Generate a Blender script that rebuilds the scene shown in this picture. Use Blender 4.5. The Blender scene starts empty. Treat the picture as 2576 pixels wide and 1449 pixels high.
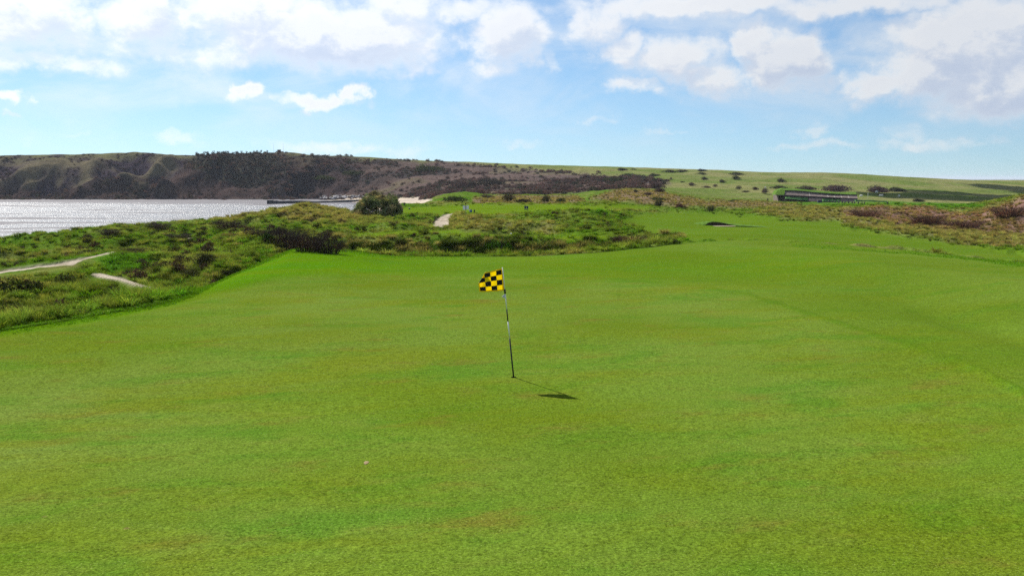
import bpy, bmesh, math, random
import numpy as np
from mathutils import Vector, Matrix

random.seed(7)
RNG = np.random.default_rng(11)
R = math.radians
scene = bpy.context.scene
COL = scene.collection

# ------------------------------------------------------------------ camera
F, CX, CY, HZ, ZC = 2231.0, 1288.0, 724.5, 450.0, 3.9     # measured on the photograph
PITCH = math.atan((CY - HZ) / F)
cam_d = bpy.data.cameras.new('camera')
cam_d.sensor_width = 36.0
cam_d.lens = F / 2576.0 * 36.0
cam_d.clip_start = 0.05
cam_d.clip_end = 60000.0
cam = bpy.data.objects.new('camera', cam_d)
cam.location = (0, 0, ZC)
cam.rotation_euler = (math.pi / 2 - PITCH, 0, 0)
COL.objects.link(cam)
scene.camera = cam

# ------------------------------------------------------------------ view, sun
scene.view_settings.view_transform = 'Standard'
scene.view_settings.look = 'None'
scene.view_settings.gamma = 1.0
scene.view_settings.use_curve_mapping = False
scene.view_settings.exposure = 0.85
SUN_EL, SUN_AZ = 43.0, -36.8          # azimuth from +Y towards +X
sun_d = bpy.data.lights.new('sun', 'SUN')
sun_d.energy = 4.6
sun_d.angle = R(0.53)
sun_d.color = (1.0, 0.955, 0.88)
sun = bpy.data.objects.new('sun', sun_d)
sv = Vector((math.sin(R(SUN_AZ)) * math.cos(R(SUN_EL)), math.cos(R(SUN_AZ)) * math.cos(R(SUN_EL)), math.sin(R(SUN_EL))))
sun.rotation_euler = sv.to_track_quat('Z', 'Y').to_euler()
sun.location = sv * 300
COL.objects.link(sun)
scene.cycles.use_denoising = False
scene.cycles.denoiser = 'OPENIMAGEDENOISE'
scene.cycles.denoising_prefilter = 'ACCURATE'
scene.cycles.max_bounces = 6
scene.cycles.diffuse_bounces = 2
scene.cycles.transparent_max_bounces = 4
scene.cycles.volume_bounces = 0
scene.cycles.caustics_reflective = False
scene.cycles.caustics_refractive = False

# ------------------------------------------------------------------ node helpers
class NT:
    def __init__(s, tree): s.t = tree; s.n = tree.nodes; s.l = tree.links
    def new(s, typ, **kw):
        n = s.n.new(typ)
        for k, v in kw.items(): setattr(n, k, v)
        return n
    def put(s, sock, v):
        if hasattr(v, 'is_output') or isinstance(v, bpy.types.NodeSocket): s.l.new(v, sock)
        else: sock.default_value = v
    def math(s, op, a, b=0.0, c=None, clamp=False):
        n = s.new('ShaderNodeMath', operation=op, use_clamp=clamp)
        s.put(n.inputs[0], a); s.put(n.inputs[1], b)
        if c is not None: s.put(n.inputs[2], c)
        return n.outputs[0]
    def vmath(s, op, a, b=None, c=None):
        n = s.new('ShaderNodeVectorMath', operation=op)
        s.put(n.inputs[0], a)
        if b is not None: s.put(n.inputs[1], b)
        if c is not None: s.put(n.inputs[2], c)
        return n.outputs['Value'] if op in ('LENGTH', 'DOT_PRODUCT', 'DISTANCE') else n.outputs['Vector']
    def rng(s, v, a, b, c=0.0, d=1.0, smooth=True):
        n = s.new('ShaderNodeMapRange'); n.interpolation_type = 'SMOOTHSTEP' if smooth else 'LINEAR'
        s.put(n.inputs['Value'], v)
        for k, x in zip(('From Min', 'From Max', 'To Min', 'To Max'), (a, b, c, d)): s.put(n.inputs[k], x)
        return n.outputs['Result']
    def noise(s, vec, scale, detail=4.0, rough=0.55, dist=0.0, dim='3D'):
        n = s.new('ShaderNodeTexNoise', noise_dimensions=dim)
        s.put(n.inputs['Vector'], vec)
        n.inputs['Scale'].default_value = scale; n.inputs['Detail'].default_value = detail
        n.inputs['Roughness'].default_value = rough; n.inputs['Distortion'].default_value = dist
        return n.outputs['Fac']
    def mix(s, f, a, b, mode='MIX'):
        n = s.new('ShaderNodeMix', data_type='RGBA', blend_type=mode)
        s.put(n.inputs[0], f); s.put(n.inputs[6], a); s.put(n.inputs[7], b)
        return n.outputs[2]
    def comb(s, x, y, z=0.0):
        n = s.new('ShaderNodeCombineXYZ')
        for i, v in enumerate((x, y, z)): s.put(n.inputs[i], v)
        return n.outputs[0]

def c4(c): return (c[0], c[1], c[2], 1.0)

# ------------------------------------------------------------------ sky: Nishita with drifting cumulus
world = bpy.data.worlds.new('World'); scene.world = world; world.use_nodes = True
wt = NT(world.node_tree); wt.n.clear()
SKY_STRENGTH = 0.066
SKY_TINT = (.82, .94, 1.0, 1)
CLOUD_LIGHT = 0.58
sky = wt.new('ShaderNodeTexSky', sky_type='NISHITA', sun_disc=False)
sky.sun_elevation = R(SUN_EL); sky.sun_rotation = R(SUN_AZ)
sky.altitude = 0; sky.air_density = 1.0; sky.dust_density = 0.25; sky.ozone_density = 3.0
def ang(u, v):
    a = (u - CX) / F; b = -(v - CY) / F
    x, y, z = a, math.cos(PITCH) + b * math.sin(PITCH), -math.sin(PITCH) + b * math.cos(PITCH)
    return math.atan2(x, y), math.atan2(z, math.hypot(x, y))
# cumulus groups: centre and half-size as seen from the green (degrees are derived), density
CLOUDS = [
 (60, 40, 240, 95, .95), (380, 40, 150, 95, 1.0), (620, 30, 200, 90, 1.0), (820, 90, 340, 90, 1.2), (960, 150, 160, 45, .9),
 (560, 140, 110, 50, .75), (130, 150, 200, 40, .7), (380, 125, 230, 50, .6), (1010, 20, 130, 60, .85), (1060, 110, 80, 50, .75),
 (1275, 85, 125, 95, 1.0), (1250, 160, 80, 45, .7), (1390, 150, 40, 35, .5), (1150, 20, 130, 40, .7),
 (1500, 60, 90, 70, .8), (1560, 120, 100, 60, .9), (1700, 150, 130, 65, .95), (1800, 200, 120, 50, .85), (1880, 110, 70, 60, .95),
 (1970, 150, 130, 78, 1.2), (2060, 210, 110, 40, .7), (1750, 12, 380, 42, .95), (2150, 15, 260, 40, .9), (1590, 220, 100, 28, .72),
 (2200, 215, 95, 50, .9), (2330, 180, 150, 90, 1.15), (2460, 110, 210, 120, 1.3), (2560, 210, 220, 90, 1.3), (2320, 60, 90, 50, .6),
 (612, 233, 42, 26, .95), (800, 252, 125, 24, .98), (890, 232, 50, 26, .98), (22, 242, 34, 20, .85), (30, 290, 22, 10, .5),
 (2040, 320, 60, 30, .55), (2300, 330, 80, 30, .4), (2060, 362, 110, 16, .45), (2330, 368, 160, 18, .42), (2520, 355, 50, 26, .45),
 (1500, 306, 50, 12, .45), (1660, 338, 55, 10, .42), (440, 352, 70, 24, .5), (860, 372, 240, 22, .5), (1330, 368, 90, 14, .4), (200, 330, 60, 10, .35)]
def density_group(name, blobs):
    """cloud density over (azimuth, elevation): the placed groups, and the same kind of cloud over the rest of the sky"""
    grp = bpy.data.node_groups.new(name, 'ShaderNodeTree')
    grp.interface.new_socket('P', in_out='INPUT', socket_type='NodeSocketVector')
    grp.interface.new_socket('D', in_out='OUTPUT', socket_type='NodeSocketFloat')
    g = NT(grp); gi = g.new('NodeGroupInput'); go = g.new('NodeGroupOutput'); P = gi.outputs[0]
    acc = g.rng(g.noise(g.vmath('MULTIPLY', P, (1, 1.6, 1)), 3.2, 4, .55), .46, .66, 0, .9)
    if blobs:
        sep = g.new('ShaderNodeSeparateXYZ'); g.put(sep.inputs[0], P)
        outf = g.math('MAXIMUM', g.rng(g.math('ABSOLUTE', sep.outputs[0]), .56, .72), g.rng(sep.outputs[1], .195, .28))
        far = g.math('MULTIPLY', acc, outf); acc = None
        w1 = g.new('ShaderNodeTexNoise'); g.put(w1.inputs['Vector'], P); w1.inputs['Scale'].default_value = 24; w1.inputs['Detail'].default_value = 5; w1.inputs['Roughness'].default_value = .58
        PW = g.vmath('ADD', P, g.vmath('MULTIPLY', g.vmath('SUBTRACT', w1.outputs['Color'], (.5, .5, .5)), (.085, .045, 0)))
        for (u, v, ru, rv, w) in blobs:
            a0, e0 = ang(u, v); ia, ie = F / ru, F / rv
            d = g.vmath('LENGTH', g.vmath('MULTIPLY_ADD', PW, (ia, ie, 0), (-a0 * ia, -e0 * ie, 0)))
            m = g.rng(d, 1.35, .2, 0.0, w)
            acc = m if acc is None else g.math('SMOOTH_MAX', acc, m, .10)
        acc = g.math('MAXIMUM', acc, far)
    fb = g.noise(g.vmath('MULTIPLY', P, (1, 1.5, 1)), 30, 8, .62, .3)
    g.l.new(g.math('ADD', acc, g.math('MULTIPLY', g.math('SUBTRACT', fb, .5), .95)), go.inputs[0])
    return grp
tc = wt.new('ShaderNodeTexCoord'); nrm = wt.vmath('NORMALIZE', tc.outputs['Generated'])
sp_ = wt.new('ShaderNodeSeparateXYZ'); wt.put(sp_.inputs[0], nrm)
az = wt.math('ARCTAN2', sp_.outputs[0], sp_.outputs[1]); el = wt.math('ARCSINE', sp_.outputs[2])
PP = wt.comb(az, el, 0.0)
# clear sky: looked up a little above the true elevation, as through clean sea air
wt.put(sky.inputs[0], wt.vmath('NORMALIZE', wt.vmath('ADD', nrm, (0, 0, .055))))
skyc = wt.mix(1.0, sky.outputs[0], SKY_TINT, 'MULTIPLY')
sund = wt.vmath('DOT_PRODUCT', nrm, tuple(sv))
glow = wt.math('MULTIPLY', wt.rng(sund, .45, .95, .80, 1.15), CLOUD_LIGHT / SKY_STRENGTH)
above = wt.rng(el, -.005, .01)
def cloudy(grp):
    def dens_at(p):
        n = wt.new('ShaderNodeGroup'); n.node_tree = grp; wt.put(n.inputs[0], p); return n.outputs[0]
    d0 = dens_at(PP); d1 = dens_at(wt.vmath('ADD', PP, (-.010, .018, 0)))
    alpha = wt.rng(d0, .10, 1.0)
    depth = wt.rng(d0, .50, 1.15)
    lit = wt.rng(wt.math('SUBTRACT', d0, d1), -.24, .26)
    ccol = wt.mix(lit, (.80, .87, .97, 1), (1.06, 1.06, 1.05, 1))
    ccol = wt.mix(wt.math('MULTIPLY', depth, wt.math('SUBTRACT', 1.0, wt.math('MULTIPLY', lit, .62))), ccol, (.62, .71, .88, 1))
    ccol = wt.mix(1.0, ccol, wt.comb(glow, glow, glow), 'MULTIPLY')
    veil = wt.math('MULTIPLY', wt.rng(wt.noise(wt.vmath('MULTIPLY', PP, (1, 2.4, 1)), 7.5, 6, .58, .5), .36, .74), wt.rng(el, .02, .11, .15, .62))
    fin = wt.mix(wt.math('MULTIPLY', veil, above), skyc, wt.comb(wt.math('MULTIPLY', glow, .88), wt.math('MULTIPLY', glow, .94), glow))
    fin = wt.mix(wt.math('MULTIPLY', wt.math('MULTIPLY', alpha, .95), above), fin, ccol)
    bg = wt.new('ShaderNodeBackground'); wt.put(bg.inputs[0], fin); bg.inputs[1].default_value = SKY_STRENGTH
    return bg.outputs[0]
# the placed cumulus stand in the north; elsewhere the lighter node set is enough
win = wt.math('MULTIPLY', wt.math('LESS_THAN', wt.math('ABSOLUTE', az), .74), wt.math('MULTIPLY', wt.math('LESS_THAN', el, .30), wt.math('GREATER_THAN', el, -.01)))
mixs = wt.new('ShaderNodeMixShader'); wt.put(mixs.inputs[0], win)
wt.l.new(cloudy(density_group('cloud_rest', None)), mixs.inputs[1]); wt.l.new(cloudy(density_group('cloud_groups', CLOUDS)), mixs.inputs[2])
wo = wt.new('ShaderNodeOutputWorld'); wt.l.new(mixs.outputs[0], wo.inputs[0])
world.cycles.sampling_method = 'MANUAL'; world.cycles.sample_map_resolution = 512

# ------------------------------------------------------------------ geometry helpers
def ray(u, v):
    a = (u - CX) / F; b = -(v - CY) / F
    return a, math.cos(PITCH) + b * math.sin(PITCH), -math.sin(PITCH) + b * math.cos(PITCH)
def at(u, v, Y):
    x, y, z = ray(u, v); t = Y / y
    return np.array([x * t, Y, ZC + z * t])
def project(x, y, z):
    zz = z - ZC; cp, s_ = math.cos(PITCH), math.sin(PITCH)
    dep = np.maximum(y * cp - zz * s_, .05); up = y * s_ + zz * cp
    return CX + F * x / dep, CY - F * up / dep
def h2(i, j, s): 
    v = np.sin(i * 127.1 + j * 311.7 + s * 74.7) * 43758.5453
    return v - np.floor(v)
def vnoise(x, y, s=0.0):
    xi, yi = np.floor(x), np.floor(y); fx, fy = x - xi, y - yi
    fx = fx * fx * fx * (fx * (fx * 6 - 15) + 10); fy = fy * fy * fy * (fy * (fy * 6 - 15) + 10)
    a = h2(xi, yi, s) * (1 - fx) + h2(xi + 1, yi, s) * fx
    b = h2(xi, yi + 1, s) * (1 - fx) + h2(xi + 1, yi + 1, s) * fx
    return a * (1 - fy) + b * fy
def fbm(x, y, s=0.0, o=4, g=.5):
    t = 0; a = 1.0; n = 0
    for k in range(o):
        t = t + a * (vnoise(x, y, s + k * 3.1) - .5); n += a; a *= g
        x, y = x * 1.97 + 11.3 + .31 * y, y * 1.97 + 4.7 - .31 * x
    return t / n * 2.0
def sstep(x, a, b):
    t = np.clip((x - a) / (b - a), 0, 1); return t * t * (3 - 2 * t)
def pchip_w(x, y):
    h = np.diff(x); d = np.diff(y, axis=0) / (h if y.ndim == 1 else h)
    m = np.zeros_like(y)
    w1 = 2 * h[1:] + h[:-1]; w2 = h[1:] + 2 * h[:-1]
    with np.errstate(divide='ignore', invalid='ignore'):
        hm = (w1 + w2) / (w1 / d[:-1] + w2 / d[1:])
    m[1:-1] = np.where(d[:-1] * d[1:] > 0, hm, 0); m[0] = d[0]; m[-1] = d[-1]
    return m
def pchip(x, y, q):
    x = np.asarray(x, float); y = np.asarray(y, float); m = pchip_w(x, y)
    q = np.clip(q, x[0], x[-1]); i = np.clip(np.searchsorted(x, q) - 1, 0, len(x) - 2)
    h = x[i + 1] - x[i]; t = (q - x[i]) / h
    return (2*t**3-3*t**2+1)*y[i] + (t**3-2*t**2+t)*h*m[i] + (-2*t**3+3*t**2)*y[i+1] + (t**3-t**2)*h*m[i+1]

# ------------------------------------------------------------------ terrain control lines (near to far)
Y0 = 15.0
def L(*pts):            # (u, v, Y): a point seen at u, v standing Y metres out;  (u, None, Y, z): height given
    out = []
    for p in pts:
        if p[1] is None:
            u, _, Y, z = p; x = (u - CX) / F * Y / math.cos(PITCH) * .995; out.append((x / (Y + Y0), Y, z))
        else:
            q = at(p[0], p[1], p[2]); out.append((q[0] / (q[1] + Y0), q[1], q[2]))
    return np.array(out)
EDGE = [(-700,960,17),(0,832,22),(240,789,25),(480,743,30.4),(560,712,35.5),(620,682,39.5),(700,646,44.5),(760,630,46),(850,636,46),(1000,649,46),(1300,648,46),(1500,635,48),(1620,621,50),(1750,608,55),(2000,609,60),(2200,625,58),(2400,643,54),(2576,658,51),(3300,700,46)]
LAYERS = [
 L(*[(u, None, -14.0, 2.1) for u in (1288,)]),
 L(*[(u, None, 0.5, 2.25) for u in (1288,)]),
 L(*[(u, None, 8.0, .12) for u in (1288,)]),
 L((-700,None,12.5,.0),(0,None,15.5,0),(1288,None,17.2,.0),(2000,None,17.2,.02),(2576,None,17.2,.06),(3300,None,17.2,.12)),
 L((-700,None,15,.02),(0,None,19.5,.02),(480,None,26,.0),(620,None,31,.02),(760,None,37,.05),(1000,None,36,-.02),(1400,None,36,-.02),(1800,None,34,.0),(2100,None,33,.10),(2576,None,32,.22),(3300,None,32,.3)),
 L(*EDGE),
 L((-700,None,24,-1.8),(0,None,29,-1.55),(240,None,33,-1.9),(480,None,41,-2.4),(620,None,50,-2.8),(760,None,58,-2.9),(900,None,60.5,-2.7),(1040,None,60.5,-2.6),(1200,None,60,-2.5),(1400,None,60.5,-2.2),(1600,None,63,-1.4),(1750,None,62,-.75),(2000,None,68,-1.2),(2200,None,68,-1.7),(2576,None,62,-2.0),(3300,None,60,-3.0)),
 L((-700,800,40),(0,760,40),(240,742,43),(480,700,50),(620,640,60),(760,603,66.5),(900,597,66),(1040,598,65.5),(1200,602,65),(1400,606,65),(1600,603,68),(1750,594,73),(2000,592,82),(2200,609,80),(2400,625,75),(2576,640,72),(3300,680,65)),
 L((-700,720,58),(0,682,58),(240,650,62),(480,620,78),(620,590,85),(760,578,88),(900,586,80),(1040,590,78),(1200,590,78),(1400,588,78),(1600,576,85),(1750,573,92),(2000,572,100),(2200,590,95),(2400,606,90),(2576,616,88),(3300,650,80)),
 L((-700,640,90),(0,612,98),(120,597,100),(240,576,104),(360,568,108),(480,560,112),(620,546,118),(700,531,120),(790,520,124),(870,531,126),(940,543,126),(1040,545,118),(1110,558,106),(1200,545,100),(1350,547,98),(1440,531,95),(1520,534,96),(1600,553,98),(1750,560,104),(1830,564,108),(2000,556,118),(2200,570,115),(2400,585,108),(2576,592,105),(3300,600,100)),
 L((-700,None,150,-9.5),(0,None,150,-9.5),(240,None,155,-9.6),(480,None,160,-9.6),(620,None,165,-9.6),(760,None,170,-9.6),(880,None,172,-8.5),(960,None,172,-4),(1010,518,168),(1100,516,165),(1200,514,162),(1400,515,160),(1500,517,155),(1600,534,140),(1800,541,145),(2000,534,150),(2110,526,150),(2200,520,150),(2330,524,147),(2440,526,142),(2500,515,136),(2576,493,130),(3300,470,130)),
 L((-700,None,260,-13.5),(800,None,260,-13.5),(900,None,270,-12.5),(1000,None,280,-9.6),(1040,None,280,-8.2),(1100,494,262),(1160,487,260),(1240,496,260),(1330,500,258),(1420,500,262),(1500,484,270),(1600,478,272),(1680,486,270),(1760,500,255),(1900,510,240),(2000,513,232),(2200,517,230),(2400,516,232),(2576,None,232,-3.2),(3300,None,232,-3)),
 L((-700,None,640,-11.3),(760,None,640,-11.3),(860,None,600,-10.95),(960,None,560,-10.0),(1040,None,540,-9.2),(1100,492,480),(1200,486,450),(1400,480,440),(1600,470,420),(1700,480,390),(1800,493,350),(2000,507,315),(2200,511,315),(2400,513,320),(2576,516,320),(3300,520,320)),
 L((-700,493,652),(0,494,652),(400,494,652),(760,493,652),(860,490,650),(960,484,630),(1040,480,600),(1200,466,560),(1400,460,560),(1600,452,540),(1800,466,480),(2000,480,430),(2200,487,420),(2400,495,420),(2576,502,420),(3300,505,420)),
 L((-700,424,690),(0,420,690),(200,424,690),(480,416,695),(700,412,700),(900,424,700),(1040,432,690),(1200,436,690),(1400,434,680),(1600,440,650),(1800,449,620),(2000,455,600),(2200,462,600),(2400,472,600),(2576,481,600),(3300,490,600)),
 L((-700,398,745),(0,391,745),(120,389,745),(240,388,745),(300,385,745),(340,384,745),(400,388,745),(480,391,745),(560,390,748),(640,388,750),(700,384,750),(740,385,750),(790,391,752),(860,393,755),(920,395,757),(1000,401,760),(1060,404,765),(1150,407,770),(1250,411,785),(1400,416,800),(1500,419,800),(1700,425,800),(1850,430,800),(1960,434.5,800),(2060,434,795),(2120,436,790),(2240,443,780),(2380,451,770),(2576,460,760),(3300,480,740)),
 L((1288,None,1150,2)),
 L((1288,None,2600,-9)),
]
sp_cols = np.concatenate([np.linspace(-1.7, -.68, 40, endpoint=False), np.linspace(-.68, .68, 1000), np.linspace(.68, 1.7, 41)[1:]])
LY, LZ = [], []
for a in LAYERS:
    if len(a) == 1:
        LY.append(np.full_like(sp_cols, a[0, 1])); LZ.append(np.full_like(sp_cols, a[0, 2]))
    else:
        o = np.argsort(a[:, 0]); a = a[o]
        LY.append(pchip(a[:, 0], a[:, 1], sp_cols)); LZ.append(pchip(a[:, 0], a[:, 2], sp_cols))
LY, LZ = np.array(LY), np.array(LZ)
for k in range(1, len(LY)): LY[k] = np.maximum(LY[k], LY[k - 1] + .6)
SUB = [6, 14, 40, 44, 28, 20, 34, 40, 40, 34, 34, 34, 22, 34, 34, 8, 6]
rows_k, rows_t = [], []
for k, n in enumerate(SUB):
    for i in range(n): rows_k.append(k); rows_t.append(i / n)
rows_k.append(len(SUB) - 1); rows_t.append(1.0)
rows_k, rows_t = np.array(rows_k), np.array(rows_t)
# monotone cubic along each column
hh = np.diff(LY, axis=0); dd = np.diff(LZ, axis=0) / hh
mm = np.zeros_like(LZ)
w1_, w2_ = 2 * hh[1:] + hh[:-1], hh[1:] + 2 * hh[:-1]
with np.errstate(divide='ignore', invalid='ignore'):
    hm_ = (w1_ + w2_) / (w1_ / dd[:-1] + w2_ / dd[1:])
mm[1:-1] = np.where(dd[:-1] * dd[1:] > 0, hm_, 0); mm[0] = dd[0]; mm[-1] = dd[-1]
k_, t_ = rows_k, rows_t[:, None]
GY = LY[k_] * (1 - t_) + LY[k_ + 1] * t_
hk = hh[k_]
GZ = (2*t_**3-3*t_**2+1)*LZ[k_] + (t_**3-2*t_**2+t_)*hk*mm[k_] + (-2*t_**3+3*t_**2)*LZ[k_+1] + (t_**3-t_**2)*hk*mm[k_+1]
GX = sp_cols[None, :] * (GY + Y0)
NR, NC = GX.shape
LAY = (rows_k + rows_t)[:, None] * np.ones((1, NC))
E_EDGE, E_BASE, E_SKY = 5, 12, 15

# ------------------------------------------------------------------ zones: where the ground changes its cover
PU, PV = project(GX, GY, GZ)
def polyw(poly, soft, yr, wob=0.0, wl=6.0, seed=0):
    """smooth 0..1 mask of a patch of ground, given by its outline as surveyed from the camera and its distance range"""
    xs = [p[0] for p in poly]; ys = [p[1] for p in poly]; pad = soft + 3 * wob + 2
    sel = (GY >= yr[0]) & (GY <= yr[1]) & (PU > min(xs) - pad) & (PU < max(xs) + pad) & (PV > min(ys) - pad) & (PV < max(ys) + pad)
    res = np.zeros(GX.shape); U = PU[sel]; V = PV[sel]
    if wob:
        gx, gy = GX[sel], GY[sel]; sc = np.maximum(gy, 10) * wl / F
        U = U + wob * 2 * fbm(gx / sc, gy / (sc * 3), seed, 3); V = V + wob * .6 * fbm(gx / sc, gy / (sc * 3), seed + 9, 3)
    inside = np.zeros(U.shape, bool); dist = np.full(U.shape, 1e9)
    n = len(poly)
    for i in range(n):
        x1, y1 = poly[i]; x2, y2 = poly[(i + 1) % n]
        if y1 != y2:
            c = ((y1 > V) != (y2 > V)) & (U < (x2 - x1) * (V - y1) / (y2 - y1) + x1); inside ^= c
        ex, ey = x2 - x1, y2 - y1
        t = np.clip(((U - x1) * ex + (V - y1) * ey) / (ex * ex + ey * ey + 1e-9), 0, 1)
        dist = np.minimum(dist, (U - x1 - t * ex) ** 2 + (V - y1 - t * ey) ** 2)
    dist = np.sqrt(dist); sd = np.where(inside, dist, -dist)
    res[sel] = sstep(sd, -soft, soft)
    return res
NEAR = LAY <= E_EDGE
GREEN_POLY = [(-700,1000),(-100,868),(0,845),(240,804),(480,754),(600,729),(690,706),(800,697),(1000,694),(1290,697),(1480,698),(1750,716),(1880,741),(2010,781),(2200,842),(2420,922),(2576,1002),(2750,1110),(2750,2600),(-700,2600)]
w_green = polyw(GREEN_POLY, 9, (5, 60)) * NEAR
w_fair = polyw([(1560,548),(1620,541),(1700,528),(1800,534),(1900,545),(1990,553),(2115,556),(2140,572),(2300,600),(2420,612),(2576,640),(2700,650),(2700,675),(2576,662),(2200,630),(2000,612),(1750,612),(1640,596),(1580,570)], 9, (48, 175), 11, 40, 3)
w_tee = np.maximum(polyw([(1012,522),(1100,517),(1170,514),(1480,515),(1600,516),(1650,522),(1540,530),(1440,533),(1200,542),(1165,541),(1120,540),(1012,541)], 5, (96, 172), 4, 40, 5),
                   polyw([(880,583),(1150,580),(1290,590),(1560,591),(1600,597),(1450,602),(1280,602),(900,592)], 5, (66, 90), 9, 40, 6))
w_path = np.maximum.reduce([
    polyw([(-200,702),(0,682),(60,675),(140,665),(190,655),(285,630),(296,632),(255,643),(212,654),(186,670),(165,669),(100,675),(0,689),(-200,711)], 1.6, (46, 74), 2.6, 22, 1),
    polyw([(225,688),(255,687),(300,697),(370,717),(462,741),(440,746),(360,726),(300,707),(240,697)], 1.6, (36, 62), 1.5, 30, 2),
    polyw([(452,602),(484,596),(476,605)], 1.5, (60, 95), 1, 30, 2),
    polyw([(1086,573),(1092,557),(1108,545),(1132,537.5),(1152,537),(1136,548),(1130,560),(1128,574)], 1.5, (92, 125), 1.0, 30, 4),
    polyw([(2530,588),(2576,594),(2640,604),(2640,608),(2576,599)], 1.2, (85, 125), 1, 30, 4)])
w_verge = np.maximum(polyw([(-200,700),(0,678),(60,671),(140,661),(190,651),(285,627),(300,634),(266,658),(216,672),(194,694),(165,692),(100,697),(0,712),(-200,735)], 5, (40, 76)), polyw([(220,686),(255,685),(300,696),(370,714),(472,737),(462,766),(360,754),(300,736),(232,714)], 6, (32, 64)))
w_calm = np.maximum(polyw([(-200,690),(0,672),(140,655),(285,624),(310,634),(280,670),(212,690),(190,705),(100,712),(0,725),(-200,740)], 10, (38, 80)), polyw([(215,682),(255,682),(300,692),(370,710),(470,736),(470,775),(360,765),(300,745),(225,725)], 10, (30, 66)))
w_brack = np.maximum.reduce([
    polyw([(2112,527),(2200,518),(2330,527),(2420,540),(2470,527),(2530,515),(2600,492),(2800,470),(2800,600),(2576,588),(2460,585),(2330,580),(2250,566),(2140,556)], 7, (95, 170), 12, 40, 7),
    polyw([(1480,500),(1560,478),(1660,478),(1700,494),(1800,506),(1960,512),(2050,522),(1900,528),(1700,520),(1560,508)], 6, (165, 300), 12, 60, 8) * .8,
    polyw([(1180,500),(1300,486),(1450,492),(1480,512),(1180,512)], 6, (165, 300), 12, 60, 9) * .8])
w_straw = np.maximum.reduce([
    polyw([(1900,536),(2000,522),(2100,527),(2140,556),(2250,566),(2330,580),(2460,585),(2700,592),(2700,625),(2480,622),(2330,606),(2180,580),(2110,560),(1960,552)], 6, (85, 175), 12, 40, 11),
    polyw([(690,536),(750,522),(800,518),(870,530),(900,546),(1000,556),(1080,560),(1080,575),(900,572),(690,560),(540,556),(540,548)], 6, (90, 132), 10, 40, 12),
    polyw([(1080,560),(1160,540),(1230,556),(1400,570),(1300,580),(1150,576)], 5, (80, 112), 8, 40, 13) * .7])
w_lush = np.maximum.reduce([
    polyw([(230,655),(300,640),(400,650),(380,680),(290,690)], 6, (45, 80), 10, 30, 21),
    polyw([(400,742),(300,706),(380,715),(470,740),(300,780),(260,770)], 6, (30, 55), 10, 30, 22) * .8,
    polyw([(640,598),(700,580),(720,600),(680,620)], 5, (55, 95), 8, 30, 23) * .8,
    polyw([(880,560),(1080,545),(1090,560),(1000,580),(880,585)], 5, (75, 130), 8, 30, 24) * .6,
    polyw([(1940,508),(2300,510),(2500,518),(2440,528),(2280,520),(2000,520)], 3, (145, 345), 6, 40, 25)])
w_scrub = polyw([(470,392),(640,386),(700,383),(790,392),(1000,402),(1180,412),(1290,424),(1480,437),(1640,450),(1700,466),(1560,476),(1420,486),(1250,492),(1060,498),(900,497),(700,500),(-400,505),(-400,470),(250,470),(420,440)], 6, (330, 780), 14, 40, 31)
w_head = (GY > 560) * sstep(PU, 1000, 820) * (LAY > 11.9)
w_beach = np.maximum(polyw([(860,508),(830,498),(900,494),(1000,499),(1060,494),(1090,505),(1050,520),(1000,530),(860,520)], 3, (180, 650), 5, 40, 41), (GY > 128) * (GZ < -7.5) * (LAY < 12.2) * 1.0)
w_mown = np.clip(np.maximum.reduce([w_green, NEAR * 1.0, w_fair, w_tee, w_path, w_beach]), 0, 1)

# relief
collar = polyw([(1240,694),(1480,694),(1750,711),(1880,734),(2010,774),(2200,834),(2420,914),(2580,992),(2580,1012),(2400,925),(2200,846),(2000,783),(1880,745),(1750,720),(1480,701),(1290,700)], 3, (12, 50), 3, 30, 52)[..., None]
wm = 1 - w_mown
amp = wm * (1 - .93 * np.maximum(w_verge, .85 * w_calm)) * sstep(LAY, 5.0, 5.6)
far_amp = sstep(GY, 150, 420)
GZ = GZ + amp * (1 - far_amp) * ((.62 + .45 * sstep(PU, 900, 600)) * fbm(GX / 6.0, GY / 6.0, 1, 3) + .36 * fbm(GX / 1.9, GY / 1.9, 2, 3))
GZ = GZ + amp * (1 - far_amp) * sstep(PU, 1000, 700) * sstep(LAY, 6.0, 6.6) * sstep(LAY, 9.0, 8.4) * .75 * fbm(GX / 17, GY / 17, 81, 2)
GZ = GZ + amp * far_amp * (1.1 * fbm(GX / 30, GY / 30, 4, 3) + .45 * fbm(GX / 7, GY / 7, 5, 2)) * np.where(LAY > 14.6, .35, 1)
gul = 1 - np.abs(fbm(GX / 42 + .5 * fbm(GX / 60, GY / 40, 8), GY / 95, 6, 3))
slope_w = sstep(LAY, 12.1, 13.2) * sstep(LAY, 15.0, 14.3)
GZ = GZ + w_head * slope_w * 9.0 * (gul - .88)
def dist_poly(pts):
    d = np.full(PU.shape, 1e9)
    for (x1, y1), (x2, y2) in zip(pts[:-1], pts[1:]):
        ex, ey = x2 - x1, y2 - y1; t = np.clip(((PU - x1) * ex + (PV - y1) * ey) / (ex * ex + ey * ey), 0, 1)
        d = np.minimum(d, np.hypot(PU - x1 - t * ex, PV - y1 - t * ey))
    return d
spur = np.zeros(PU.shape); face = sstep(LAY, 12.3, 13.0) * sstep(LAY, 14.75, 14.1)
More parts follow.
